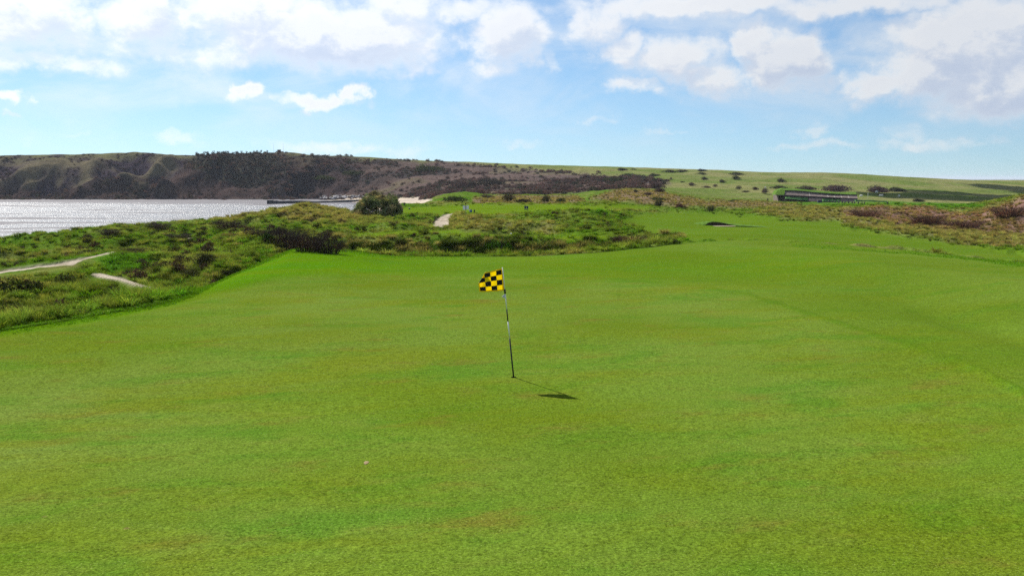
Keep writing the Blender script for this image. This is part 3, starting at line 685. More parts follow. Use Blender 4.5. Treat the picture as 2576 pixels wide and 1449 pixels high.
c_rough = c_rough * (cellavg(w_path) < .02) * np.where((cellavg(PU) > 850) & (cellavg(PU) < 1690) & (cl > 6.0) & (cl < 6.97), .10, 1.0) * np.where((cellavg(PU) > 1730) & (cl < 6.98), .06, 1.0)
c_n = cellavg(n2[..., 0])
def jit(c, n, s=.25):
    k = RNG.uniform(1 - s, 1 + s, (n, 1)); return np.clip(c * k * RNG.uniform(.9, 1.1, (n, 3)), .004, .9)
# rough grass over the dunes: thicker close by
wgt = c_rough * (CY_ < 175) / np.maximum(CY_, 20) ** 1.1
N = 15000; P_, C_, ci_ = sample(wgt * (.35 + sstep(cellavg(n3[..., 0]), -.1, .3)), N)
scatter('rough_lumps', LUMP, P_ - (0, 0, .02), RNG.uniform(0, 6.3, N), .5 + 1.0 * RNG.uniform(size=N) ** 1.6, jit(C_ * 1.5, N, .4), 'lumpy tussocky grass of the rough between the larger tussocks', 'grass')
N = 45000; P_, C_, ci_ = sample(wgt, N)
scatter('rough_grass', TUFT, P_ - (0, 0, .02), RNG.uniform(-.9, .9, N), RNG.uniform(.4, 1.0, N), jit(C_ * 1.6, N, .4), 'mixed green and straw rough grass covering the dunes', 'grass')
# marram on the straw-coloured slopes
wgt = (cellavg(w_straw) + .55 * cellavg(w_brack) + .30 * c_rough * (c_n > .0) * (cl < 9.2)) * c_rough * (CY_ < 310) / np.maximum(CY_, 40)
N = 13000; P_, C_, ci_ = sample(wgt, N)
scatter('marram_grass', MARRAM, P_ - (0, 0, .03), RNG.uniform(-.8, .8, N), RNG.uniform(.35, .8, N), jit(C_ * .9 + np.array([[.095, .098, .030]]), N, .4), 'straw coloured marram grass bending in the wind on the dune slopes', 'grass')
# longer grass on the banks round the putting green
wgt = cellavg(fringe[..., 0] * (1 - w_green)) * sstep(cl, 4.75, 5.0) * (cl < E_EDGE + .25) + .22 * cellavg(strip[..., 0])
N = 12000; P_, C_, ci_ = sample(wgt, N)
scatter('bank_grass', SHORT, P_ - (0, 0, .005), RNG.uniform(0, 6.3, N), RNG.uniform(.45, 1.15, N), jit(np.tile([[.095, .195, .012]], (N, 1)), N, .3), 'bright green longer grass along the bank of the putting green', 'grass')
# low scrub on the far hillside and headland
wgt = cellavg(w_scrub) * (CY_ > 330) * (.12 + (cellavg(fbm(GX / 34, GY / 26, 46, 3)) > .03)) * (cl < 14.9)
N = 4200; P_, C_, ci_ = sample(wgt, N)
base = np.where(RNG.uniform(size=(N, 1)) < .22, np.array([[.050, .056, .042]]), np.array([[.100, .074, .070]]))
scatter('hillside_scrub', LOWBUSH, P_ - (0, 0, .3), RNG.uniform(0, 6.3, N), 1.6 + 3.6 * RNG.uniform(size=N) ** 2, jit(base * .95, N, .2), 'purple brown leafless scrub covering the far hillside', 'scrub')
wgt = cellavg(w_head * np.clip(.25 - .3 * spur + .5 * sstep(LAY, 13.6, 12.4), 0, 1) * (.2 + (nG[..., 0] > .02))) * (cl > 12.3) * (cl < 14.8)
N = 1300; P_, C_, ci_ = sample(wgt, N)
scatter('headland_scrub', LOWBUSH, P_ - (0, 0, .4), RNG.uniform(0, 6.3, N), RNG.uniform(1.2, 3.6, N), jit(np.tile([[.062, .052, .052]], (N, 1)), N, .3), 'dark scrub in the gullies of the headland', 'scrub')
N = 900; P_, C_, ci_ = sample(cellavg(w_wood) * (cl < 15.02), N)
scatter('bare_wood', TREES[:1] + LOWBUSH, P_ - (0, 0, .3), RNG.uniform(0, 6.3, N), RNG.uniform(2.2, 4.0, N), jit(np.tile([[.058, .055, .050]], (N, 1)), N, .3), 'leafless wood on the crest of the headland', 'wood')

# ------------------------------------------------------------------ plants that can be told apart
def mesh_obj(name, me, parent=None, loc=(0, 0, 0), scale=1.0, rz=0.0, tint=None):
    o = bpy.data.objects.new(name, me); COL.objects.link(o); o.parent = parent
    o.location = loc; o.scale = (scale,) * 3 if np.isscalar(scale) else scale; o.rotation_euler = (0, 0, rz)
    if tint is not None: o['tint'] = [float(x) for x in tint]
    return o
def empty(name, loc, rz=0.0, scale=1.0):
    o = bpy.data.objects.new(name, None); COL.objects.link(o); o.location = loc; o.rotation_euler = (0, 0, rz); o.scale = (scale,) * 3; o.empty_display_size = .2
    return o
def shrub(kind, u, v, wpx, label, tint, cat='shrub', group=None, Y=None, name='shrub', var=0, twig=(.05, .04, .035)):
    p = hit(u, v)
    if Y is not None or p is None:
        q = at(u, v, Y); p = Vector((q[0], q[1], ground(q[0], q[1])))
    w = wpx / F * p.y * 1.05
    e = empty(name, (p.x, p.y, p.z - .03 * w), random.uniform(-.4, .4), w)
    mesh_obj('foliage', BUSH[kind][var % 3], e, tint=tint); mesh_obj('stems', STEM[kind], e, tint=twig)
    return tag(e, label, cat, group)
def bramble(u, v, wpx, label, tint, group=None, var=0, hscale=1.0, leaf=(.055, .045, .038)):
    p = hit(u, v); w = wpx / F * p.y * 1.05
    e = empty('bramble_patch', (p.x, p.y, p.z - .03), random.uniform(-.4, .4), 1.0); e.scale = (w, w * .8, w * hscale)
    mesh_obj('stems', BRAMBLE[var % 3][0], e, tint=tint); mesh_obj('foliage', BRAMBLE[var % 3][1], e, tint=leaf)
    return tag(e, label, 'scrub', group)
def S(x): return x / 1.3867
DK, DG, PUR = (.036, .042, .026), (.046, .066, .024), (.074, .056, .058)
G1 = 'dark bushes on the pale hillside'
for i, (k, x, y, w, lab, c) in enumerate([
 ('flat', 2165, 596, 46, 'flat dark bush just under the skyline, leftmost of the top row', DK), ('flat', 2210, 593, 20, 'small flat dark bush right of the leftmost bush under the skyline', DK),
 ('flat', 2196, 617, 62, 'long dark gorse clump above the big purple thicket edge', DG), ('flat', 2277, 615, 46, 'dark gorse clump with a lone sapling at its right end', DG),
 ('flat', 2333, 602, 46, 'flat dark bush touching the skyline, left of a pair', DK), ('flat', 2380, 601, 44, 'flat dark bush touching the skyline, right of a pair', DK),
 ('flat', 2443, 598, 40, 'humped dark bush breaking the skyline', DK), ('flat', 2445, 608, 34, 'dark bush directly below the humped skyline bush', DG),
 ('mid', 2457, 628, 28, 'round dark bush beside pale stones on the hillside', DK), ('mid', 2518, 637, 26, 'compact dark bush alone in the middle of the hillside', DK),
 ('flat', 2567, 611, 48, 'wide dark bush under the skyline, rightmost of the top row', DK), ('mid', 2567, 627, 36, 'dark bush just below the rightmost skyline bush', DG),
 ('mid', 2412, 648, 28, 'small purple dark bush left of mid slope', PUR), ('flat', 2463, 656, 34, 'low sprawling purple bush at mid slope', PUR),
 ('mid', 2235, 646, 38, 'left bush of the dark cluster at the foot of the slope', PUR), ('mid', 2288, 659, 66, 'largest bush of the dark cluster at the foot of the slope', PUR),
 ('mid', 2306, 673, 44, 'lower right bush of the dark cluster at the foot of the slope', PUR), ('flat', 2262, 682, 52, 'lowest bush of the dark cluster, beside the pale yard', PUR),
 ('mid', 2217, 671, 22, 'small bush left of the dark cluster at the foot of the slope', DK), ('round', 2577, 662, 20, 'upright dark bush like a small tree on the lower slope', DK),
 ('round', 2340, 627, 11, 'tiny sapling bush on the open upper slope', PUR), ('flat', 2378, 637, 20, 'small pale grey bush on the open upper slope', (.075, .07, .05)),
 ('round', 2495, 653, 15, 'small round bush beside the low purple one', PUR), ('flat', 2602, 671, 30, 'trailing low bush right of the upright dark one', DK),
 ('mid', 2724, 637, 36, 'dark bush high on the slope above the turf roofed building', DK), ('flat', 2716, 659, 56, 'dark spreading bush just above the left end of the building', DK),
 ('mid', 2634, 663, 27, 'reddish dark bush left of the building', (.06, .035, .032)), ('round', 2668, 676, 26, 'purple bush with pale stalks beside the building ramp', PUR),
 ('flat', 2810, 662, 66, 'brown bush behind the roof of the building, left of a pair', (.05, .04, .035)), ('flat', 2922, 668, 116, 'wide purple thicket behind the roof of the building', PUR),
 ('flat', 3050, 672, 110, 'largest dark thicket on the slope right of the building', PUR), ('flat', 3120, 668, 70, 'right end bush of the largest thicket on the slope', DK),
 ('flat', 3076, 682, 34, 'small dark bush below the largest thicket', DK), ('flat', 3196, 704, 52, 'lone dark bush on the shaded lower slope far right', DK)]):
    shrub(k, S(x), S(y), S(w), lab, c, 'bush', G1, var=i)
for i, (k, x, y, w, lab, c) in enumerate([
 ('flat', 2100, 634, 90, 'left half of the dark thicket reaching onto the pale hillside', PUR), ('flat', 2145, 634, 84, 'right tip of the dark thicket reaching onto the pale hillside', DG),
 ('flat', 2040, 628, 90, 'dark gorse band along the upper edge of the purple scrub', PUR), ('flat', 2560, 706, 46, 'dark bush on the dune ridge left of the black posts', DK),
 ('round', 2297, 722, 36, 'round black looking bush in the brown dune hollow', DK), ('mid', 2372, 728, 44, 'reddish bush right of the black looking bush in the hollow', (.075, .04, .036)),
 ('flat', 2290, 700, 60, 'green bush on the dune ridge below the pale yard', DG), ('round', 2480, 740, 34, 'grey green bush at the top of the far fairway', DG),
 ('flat', 1985, 640, 60, 'purple bush in the middle of the far scrub', PUR), ('flat', 1700, 648, 120, 'broad dark thicket left in the far scrub above the tees', (.034, .034, .028)),
 ('flat', 1620, 655, 110, 'dark thicket sloping down towards the beach', PUR), ('flat', 1960, 668, 90, 'purple mound of scrub above the upper tee', PUR),
 ('round', 1775, 704, 44, 'black green evergreen bush behind the upper tee', DK), ('flat', 1828, 707, 66, 'brown dark bush right of the evergreen behind the upper tee', (.04, .034, .026)),
 ('round', 1906, 708, 36, 'tall dark bush behind the navy tee board', DK), ('mid', 1962, 708, 44, 'low dark green bush at the right end of the tee hedge', DG),
 ('flat', 1590, 704, 100, 'green domed bush on the dune behind the path sign', (.038, .060, .022)), ('flat', 1690, 690, 56, 'pale grey bush on the sandy dune behind the tees', (.10, .10, .06)),
 ('flat', 1130, 628, 80, 'dark bush clump on a ledge of the headland above the jetty', DG), ('flat', 1240, 612, 90, 'dark bush high on the headland above the jetty', DG),
 ('flat', 1480, 600, 120, 'dark bush band near the headland crest above the beach', DG)]):
    shrub(k, S(x), S(y), S(w), lab, c, 'bush', var=i + 1)
# the big wind-shaped bush that stands by the shore path
P_BIG = hit(945, 546); W_BIG = 142 / F * P_BIG.y
big = empty('dune_thicket', (P_BIG.x, P_BIG.y + 1.0, P_BIG.z - .25), 0, W_BIG)
def thicket_mesh(seed):
    """wind-clipped dome built of many small shaggy heads, unit wide"""
    r = np.random.default_rng(seed); Pn = []; Nn = []; Sh = []
    for i in range(150):
        a = r.uniform(0, 2 * np.pi); q = math.sqrt(r.uniform()) ; x = .47 * q * math.cos(a); y = .40 * q * math.sin(a)
        top = .40 * (1 - q ** 2.6) ** .62 * (.80 + .34 * r.uniform()) * (1 + .28 * (vnoise(np.array(x * 7 + 3), np.array(y * 7), 8).item() - .5)) * (1 - .45 * sstep(np.array(-x), .18, .40).item()) + .012
        rr = r.uniform(.030, .085); n = 150; b_ = r.uniform(.6, 1.35)
        an = r.uniform(0, 2 * np.pi, n); ph = np.arccos(r.uniform(-.3, 1, n)); k = 1 + .22 * r.normal(size=n)
        nx, ny, nz = np.sin(ph) * np.cos(an), np.sin(ph) * np.sin(an), np.cos(ph)
        Pn.append(np.stack([x + rr * nx * k, y + rr * ny * k, np.abs(top - rr * .8 + rr * 1.05 * nz * k)], 1)); Nn.append(np.stack([nx, ny, nz + .3], 1))
        cb = np.array([1.15, 1.0, .95]) if r.uniform() < .45 else np.array([.8, 1.0, .75]); Sh.append(np.tile(cb * b_, (n, 1)) * r.uniform(.7, 1.3, (n, 1)))
    Pn, Nn, Sh = map(np.concatenate, (Pn, Nn, Sh)); V, Q = leaf_quads(Pn, Nn, .0125, r)
    return finish(mesh_np('thicket_foliage', V, [Q], False), np.repeat(Sh, 4, 0), M_LEAF)
big_f = thicket_mesh(402); big_s = stems_mesh('thicket_stems', .38, 60, 401, .004, .40, .95, 4)
mesh_obj('foliage', big_f, big, tint=(.230, .225, .125))
_r = np.random.default_rng(77)
for i in range(110):
    a = _r.uniform(0, 6.283); q = math.sqrt(_r.uniform()) * .97; x, y = .47 * q * math.cos(a), .40 * q * math.sin(a); top = .37 * (1 - q ** 2.6) ** .62 * (1 - .45 * sstep(np.array(-x), .18, .40).item())
    c_ = np.array([.23, .205, .125]) if _r.uniform() < .5 else np.array([.125, .135, .060])
    mesh_obj('shoot_clump', (DOME if i % 2 else MARRAM)[i % 5], big, (x, y, top - .02), float(_r.uniform(.06, .12)), float(_r.uniform(-.8, .8)), c_ * _r.uniform(.9, 1.8)); mesh_obj('stems', big_s, big, tint=(.09, .075, .055))
tag(big, 'large domed grey green thicket standing on the dune beside the bay', 'thicket')
# leafy and twiggy patches on the near dunes
bramble(720, 622, 120, 'dark purple bramble patch behind the left mound of the green, left half', (.055, .040, .040), var=0, hscale=.9)
bramble(775, 632, 120, 'dark purple bramble patch behind the left mound of the green, right half', (.050, .038, .040), var=1, hscale=.9)
bramble(828, 638, 90, 'bramble patch at the right end of the purple thicket', (.052, .040, .038), var=2, hscale=.9)
bramble(1575, 617, 105, 'reddish brown bramble patch at the right end of the tussock bank', (.085, .048, .042), var=1, hscale=.55, leaf=(.065, .042, .034))
bramble(650, 600, 80, 'dark bramble strip on the dune left of the purple thicket', (.055, .042, .040), var=2, hscale=.7)
bramble(580, 578, 100, 'dark heather like strip along the dune top left of the brown mound', (.055, .042, .040), var=0, hscale=.5)
bramble(330, 640, 90, 'dark scrub along the upper side of the sandy path', (.045, .035, .032), var=1, hscale=.45)
bramble(235, 643, 70, 'dark scrub at the bend of the sandy path', (.040, .032, .030), var=2, hscale=.45)
bramble(30, 668, 70, 'dark scrub beside the sandy path at the left edge', (.045, .036, .032), var=0, hscale=.4)
bramble(450, 603, 70, 'grey twiggy scrub next to the far end of the sandy path', (.075, .062, .052), var=1, hscale=.5)
bramble(400, 580, 75, 'grey twiggy scrub on the dune crest before the water', (.085, .070, .058), var=2, hscale=.6)
bramble(275, 592, 60, 'small grey twiggy scrub on the left dune crest', (.080, .068, .056), var=0, hscale=.6)
bramble(2330, 566, 120, 'dark heart of the bracken slope on the right', (.070, .042, .036), var=1, hscale=.45, leaf=(.075, .045, .036))
bramble(2420, 575, 110, 'dark red bracken patch right of the slope hollow', (.085, .048, .042), var=2, hscale=.4, leaf=(.09, .05, .04))
bramble(2540, 545, 120, 'reddish bracken on the mound at the right edge', (.105, .060, .050), var=0, hscale=.45, leaf=(.11, .065, .05))
bramble(2180, 545, 100, 'pinkish bracken left end of the right slope', (.130, .085, .066), var=1, hscale=.4, leaf=(.13, .085, .06))
shrub('round', 1252, 642, 62, 'bright green leafy bush among the dark tussocks', (.040, .110, .010), name='shrub', var=1)
shrub('mid', 672, 606, 50, 'fresh green low bush left of the purple brambles', (.040, .095, .016), var=2)
shrub('mid', 1690, 612, 34, 'green tuft like bush at the right end of the bank by the fairway', DG, var=0)
for i, (u, v, w, lab) in enumerate([(285, 742, 52, 'dark tangled bush low on the left slope'), (455, 655, 60, 'dark bush above the narrow trodden path'), (520, 668, 70, 'dark leaning bush close to the left mound'),
  (170, 795, 70, 'dark bush at the very foot of the left bank'), (70, 810, 80, 'dark bush in the bottom left corner of the rough'), (560, 690, 50, 'dark bush tucked against the left mound'), (480, 700, 56, 'dark bush below the trodden path end')]):
    shrub('flat' if i % 2 else 'mid', u, v, w * 1.15, lab, (.046, .056, .024), var=i)

# marram tussocks, one by one, on the bank behind the green and over the left dunes
GT = 'marram tussocks on the bank behind the green'; GL = 'marram tussocks on the left dunes'
def tussock(p, s, tint, label, group, i):
    o = bpy.data.objects.new('marram_tussock', DOME[i % 5]); COL.objects.link(o)
    o.location = (p[0], p[1], p[2] - .05); o.scale = (s * random.uniform(.95, 1.25), s * random.uniform(.95, 1.25), s * random.uniform(.8, 1.05)); o.rotation_euler = (0, 0, random.uniform(-.7, .7))
    o['tint'] = [float(x) for x in tint]; tag(o, label, 'grass tussock', group)
cu = VISU; cvv = VISV
w_bank = (cu > 840) & (cu < 1720) & (cl > 6.05) & (cl < 7.05) & (cvv < 652) & (cvv > 588)
P_, C_, ci_ = sample(w_bank * 1.0 * np.where(cvv > 610, 1.0, .3), 170)
for i in range(170):
    low = cvv[ci_[i]] > 618; u_ = cu[ci_[i]]
    s = random.uniform(.7, 1.45) * (1.0 if low else .7); straw = random.random() < .45
    t_c = (np.array([.25, .235, .095]) if straw else np.array([.048, .074, .018])) * random.uniform(.6, 1.15)
    part = 'left of the green bush' if u_ < 1200 else ('by the green bush' if u_ < 1420 else 'near the fairway')
    tussock(P_[i], s, t_c, '%s tussock %s the bank behind the green, %s' % ('straw coloured' if straw else 'dark', 'low on' if low else 'high on', part), GT, i)
P_, C_, ci_ = sample(w_bank * 1.0, 420)
scatter('bank_marram', MARRAM, P_ - (0, 0, .05), RNG.uniform(-.8, .8, 420), RNG.uniform(.25, .5, 420), jit(C_ * 1.4, 420, .4), 'smaller marram filling the bank behind the putting green', 'grass')
DKB = [bush_mesh('dark_clump', .55, 420, .045, 370 + i, 7, .35) for i in range(4)]
wd_ = (((cu < 860) & (cu > -100) & (cl > 5.5) & (cl < 8.9)) * (.15 + 1.0 * sstep(cellavg(n1[..., 0]), .05, .35)) / np.maximum(CY_, 25) + w_bank * np.where(cvv > 618, .06, .012) + ((cu > 860) & (cu < 1700) & (cl > 7.3) & (cl < 9.0)) * .004) * c_rough ** .3 * (cellavg(w_verge) < .2) * (cellavg(w_tee) < .1) * (cellavg(w_fair) < .1)
P_, C_, ci_ = sample(wd_, 420)
scatter('dune_scrub', DKB, P_ - (0, 0, .06), RNG.uniform(0, 6.3, 420), .45 + .95 * RNG.uniform(size=420) ** 1.5, jit(np.where(RNG.uniform(size=(420, 1)) < .5, np.array([[.034, .044, .016]]), np.array([[.050, .040, .030]])), 420, .3), 'low dark scrub dotted through the dune grass', 'scrub')
w_left = (cu < 840) & (cu > -60) & (cl > 5.7) & (cl < 9.0) & (c_rough > .8) & (cellavg(w_calm) < .3)
P_, C_, ci_ = sample(w_left * (.2 + (c_n > .05) * 1.0) / CY_, 130)
for i in range(130):
    s = random.uniform(.5, 1.0); straw = random.random() < .5; v_ = cvv[ci_[i]]; u_ = cu[ci_[i]]
    t_c = (np.array([.235, .220, .085]) if straw else np.array([.070, .105, .022])) * random.uniform(.6, 1.15)
    part = 'on the dune crest' if v_ < 620 else ('between crest and paths' if v_ < 690 else 'below the sandy paths')
    tussock(P_[i], s, t_c, '%s tussock %s, %s' % ('straw coloured' if straw else 'dark', part, 'far left' if u_ < 300 else 'nearer the green'), GL, i)

# ------------------------------------------------------------------ plain materials
def mat(name, col, rough=.7, noise=.0, nscale=20.0, metal=0.0, spec=.3, bump=0.0, trans=0.0):
    m = bpy.data.materials.new(name); m.use_nodes = True; t = NT(m.node_tree); t.n.clear()
    out = t.new('ShaderNodeOutputMaterial'); b = t.new('ShaderNodeBsdfPrincipled')
    pos = t.new('ShaderNodeTexCoord').outputs['Object']
    nz = t.noise(pos, nscale, 5, .6)
    c = t.mix(t.rng(nz, .3, .7, 0, 1), tuple(x * (1 - noise) for x in col) + (1,), tuple(min(x * (1 + noise), 1) for x in col) + (1,))
    t.put(b.inputs['Base Color'], c); b.inputs['Roughness'].default_value = rough; b.inputs['Metallic'].default_value = metal; b.inputs['Specular IOR Level'].default_value = spec
    if bump:
        bp = t.new('ShaderNodeBump'); bp.inputs['Distance'].default_value = bump; t.put(bp.inputs['Height'], nz); t.l.new(bp.outputs[0], b.inputs['Normal'])
    if trans:
        tr = t.new('ShaderNodeBsdfTranslucent'); t.put(tr.inputs[0], c); ms = t.new('ShaderNodeMixShader'); ms.inputs[0].default_value = trans
        t.l.new(b.outputs[0], ms.inputs[1]); t.l.new(tr.outputs[0], ms.inputs[2]); t.l.new(ms.outputs[0], out.inputs[0])
    else: t.l.new(b.outputs[0], out.inputs[0])
    return m
M_WHITE = mat('white_paint', (.78, .78, .76), .45, .05); M_BLACK = mat('black_paint', (.015, .015, .016), .5, .2); M_NAVY = mat('navy_paint', (.018, .030, .075), .5, .1)
M_BLUE = mat('blue_plastic', (.03, .10, .30), .5, .1); M_STONE = mat('wet_stone', (.040, .042, .046), .7, .4, .8, bump=.15); M_ROCK = mat('pale_boulders', (.24, .23, .24), .8, .5, .5, bump=.2)
M_PANEL = mat('weathered_panels', (.165, .125, .108), .8, .2, .9); M_RIB = mat('pale_ribs', (.34, .31, .26), .7, .1); M_DARK = mat('dark_fascia', (.055, .045, .045), .8, .2)
M_TURF = mat('roof_turf', (.070, .135, .014), .95, .35, 1.5, spec=.05, bump=.2); M_HEDGE = mat('clipped_hedge', (.072, .165, .052), .95, .35, 2.5, spec=.05, bump=.3)
M_CONC = mat('pale_concrete', (.36, .34, .31), .8, .15, 2); M_WOOL = mat('wool', (.72, .70, .64), .95, .1, 8, spec=.05); M_BRICK = mat('red_brick', (.17, .075, .055), .85, .2, 3)
M_ASPH = mat('grey_path', (.20, .20, .21), .85, .15, 1.5); M_CUP = mat('cup_liner', (.03, .03, .03), .6, .1)
M_YEL = mat('yellow_flag_cloth', (.95, .78, .008), .6, .04, 60, spec=.2, trans=.6); M_BLKC = mat('black_flag_cloth', (.012, .012, .014), .7, .1, 60, spec=.2, trans=.1)
M_HEM = mat('flag_hem', (.85, .60, .004), .6, .05, 60, spec=.2, trans=.2); M_RAG = mat('white_rag', (.75, .75, .74), .8, .1, 60, trans=.3)
M_SAND = mat('bunker_sand', (.20, .165, .105), .95, .15, 3); M_SOD = mat('sod_wall', (.052, .040, .028), .95, .45, 9, spec=.03, bump=.08)

def pyobj(name, V, Fc, m, parent=None, loc=None, smooth=False, bevel=0.0):
    me = bpy.data.meshes.new(name); me.from_pydata([tuple(map(float, v)) for v in V], [], Fc)
    bm = bmesh.new(); bm.from_mesh(me); bmesh.ops.recalc_face_normals(bm, faces=bm.faces)
    if bevel: bmesh.ops.bevel(bm, geom=list(bm.edges), offset=bevel, segments=1, affect='EDGES')
    for f in bm.faces: f.smooth = smooth
    bm.to_mesh(me); bm.free()
    for x in (m if isinstance(m, (list, tuple)) else [m]): me.materials.append(x)
    o = bpy.data.objects.new(name, me); COL.objects.link(o); o.parent = parent
    if loc is not None: o.location = loc
    return o
BOXF = [(0, 1, 2, 3), (7, 6, 5, 4), (0, 4, 5, 1), (1, 5, 6, 2), (2, 6, 7, 3), (3, 7, 4, 0)]
def boxv(x0, x1, y0, y1, z0, z1): return [(x0, y0, z0), (x1, y0, z0), (x1, y1, z0), (x0, y1, z0), (x0, y0, z1), (x1, y0, z1), (x1, y1, z1), (x0, y1, z1)]
def box(name, x0, x1, y0, y1, z0, z1, m, parent=None, bevel=0.0): return pyobj(name, boxv(x0, x1, y0, y1, z0, z1), BOXF, m, parent, bevel=bevel)
def rod(name, p, q, r0, r1, m, parent=None, n=10, caps=True):
    V, Q = [], []; tube(V, Q, p, q, r0, r1, n); Fc = [tuple(x) for x in Q]
    if caps: Fc += [tuple(range(n)), tuple(range(2 * n - 1, n - 1, -1))]
    return pyobj(name, V, Fc, m, parent, smooth=True)
def prism(name, corners, depth, m, parent=None):
    """front outline of real points, carried back by depth metres"""
    n = len(corners); V = [tuple(c) for c in corners] + [(c[0], c[1] + depth, c[2]) for c in corners]
    Fc = [tuple(range(n)), tuple(range(2 * n - 1, n - 1, -1))] + [(i, (i + 1) % n, n + (i + 1) % n, n + i) for i in range(n)]
    return pyobj(name, V, Fc, m, parent)

# ------------------------------------------------------------------ flagstick in its hole
PB = hit(1292, 948.5); PB = np.array(PB); PT = at(1264, 673, PB[1])
def pole_pt(v): 
    t = (948.0 - v) / (948.0 - 673.0); return PB + (PT - PB) * t
fs = empty('flagstick', tuple(PB)); tag(fs, 'leaning black and white flagstick with a yellow and black chequered flag', 'golf flag')
def rel(p): return np.asarray(p) - PB
for (va, vb, rr, m, nm) in [(990, 851, .0155, M_BLACK, 'pole_section'), (851, 807.5, .0125, M_WHITE, 'pole_section'), (807.5, 777, .0125, M_BLACK, 'pole_section'), (777, 737, .0115, M_WHITE, 'pole_section'), (738, 727, .019, M_BLACK, 'ferrule'), (728, 673, .0085, M_WHITE, 'pole_top')]:
    rod(nm, rel(pole_pt(va)), rel(pole_pt(vb)), rr, rr, m, fs)
# cloth: 4 x 4 checks in a hem, the upper outer corner folded back by the wind
NA, NB = 48, 48
cA, cB, cC, cD = [rel(at(u, v, PB[1])) for (u, v) in ((1265, 674.5), (1268.5, 731.0), (1206.0, 734.0), (1200.5, 690.5))]
Vf, Ff, Mi = [], [], []
for j in range(NB + 1):
    for i in range(NA + 1):
        a, b = i / NA, j / NB
        p = (cA * (1 - b) + cB * b) * (1 - a) + (cD * (1 - b) + cC * b) * a
        p = p + np.array([0, -.030, .0]) * math.sin(a * 6.0 + b * 2.6) * a + np.array([0, .016, 0]) * math.sin(a * 13 - b * 5) * a
        p = p + np.array([0, 0, -.010]) * math.sin(math.pi * a) * (b > .5)
        # fold across the line (a=.70,b=0) - (a=1,b=.52)
        lx, ly = .30, .52; ln = math.hypot(lx, ly); d = ((a - .70) * ly - b * lx) / ln
        if d > 0:
            nn_ = (cD - cA) * (ly / ln) + (cB - cA) * (-lx / ln)
            p = p - nn_ * d * 1.72 + np.array([0, .020 + .30 * d, 0])
        Vf.append(p)
def chk(a, b):
    h = .055
    if a < h or a > 1 - h * .8 or b < h or b > 1 - h: return 2
    ca, cb = int((a - h) / (1 - 1.8 * h) * 4), int((b - h) / (1 - 2 * h) * 4); return 1 if (ca + cb) % 2 == 0 else 0
for j in range(NB):
    for i in range(NA):
        k = j * (NA + 1) + i; Ff.append((k, k + 1, k + NA + 2, k + NA + 1)); Mi.append(chk((i + .5) / NA, (j + .5) / NB))
fl = pyobj('flag', Vf, Ff, [M_YEL, M_BLKC, M_HEM], fs, smooth=True)
fl.data.polygons.foreach_set('material_index', np.array(Mi, np.int32)); fl.data.update()
sol = fl.modifiers.new('thickness', 'SOLIDIFY'); sol.thickness = .0016; sol.offset = 0
fl['label'] = 'yellow flag with black checks, its upper outer corner folded back'
rg = []; Rf = []
pr = rel(pole_pt(738))
for s_, (dx, dz) in enumerate([(-.055, -.055), (-.040, -.075), (-.016, -.080)]):
    k = len(rg)
    for t in (0, .33, .66, 1.0):
        w = .008 + .012 * t; q = pr + np.array([dx * t, -.012 - .01 * s_ * t, dz * t - .01 * math.sin(t * 3)])
        rg += [q + np.array([-w, 0, .4 * w]), q + np.array([w, .006, -.4 * w])]
    for i in range(3): Rf.append((k + 2 * i, k + 2 * i + 1, k + 2 * i + 3, k + 2 * i + 2))
rag = pyobj('ribbon', rg, Rf, M_RAG, fs, smooth=True); sol = rag.modifiers.new('thickness', 'SOLIDIFY'); sol.thickness = .002
# the hole itself: cut from the green and lined
pgm = GROUND['putting_green'].data; bm = bmesh.new(); bm.from_mesh(pgm); bm.faces.ensure_lookup_table()
RH = .058
near = [f for f in bm.faces if (f.calc_center_median().xy - Vector(PB[:2])).length < .16]
if near:
    covl = bm.verts.layers.float_color['cover']; v0 = near[0].verts[0]; cv = v0[covl][:]; fl_l = {n: (bm.verts.layers.float[n], v0[bm.verts.layers.float[n]]) for n in ('mown', 'sand', 'green')}
    bmesh.ops.delete(bm, geom=near, context='FACES')
    loop = [e for e in bm.edges if e.is_boundary and ((e.verts[0].co.xy - Vector(PB[:2])).length < .6)]
    ring = [bm.verts.new((PB[0] + RH * math.cos(2 * math.pi * i / 28), PB[1] + RH * math.sin(2 * math.pi * i / 28), PB[2] - .002)) for i in range(28)]
    for v in ring:
        v[covl] = cv
        for n, (l_, val) in fl_l.items(): v[l_] = val
    re_ = [bm.edges.new((ring[i], ring[(i + 1) % 28])) for i in range(28)]
    fill = bmesh.ops.triangle_fill(bm, use_beauty=True, use_dissolve=False, edges=loop + re_)
    for f in fill['geom']:
        if isinstance(f, bmesh.types.BMFace):
            f.smooth = True
            if f.normal.z < 0: f.normal_flip()
    bm.to_mesh(pgm)
bm.free()
Vc, Fc_ = [], []
for z, r_ in ((-.001, RH + .002), (-.15, RH + .002), (-.15, .002)):
    for i in range(28): Vc.append((r_ * math.cos(2 * math.pi * i / 28), r_ * math.sin(2 * math.pi * i / 28), z))
for k in range(2):
    for i in range(28): Fc_.append((k * 28 + i, k * 28 + (i + 1) % 28, (k + 1) * 28 + (i + 1) % 28, (k + 1) * 28 + i))
tag(pyobj('hole_cup', Vc, Fc_, M_CUP, loc=tuple(PB)), 'dark round hole in the putting green at the foot of the flagstick', 'golf hole')
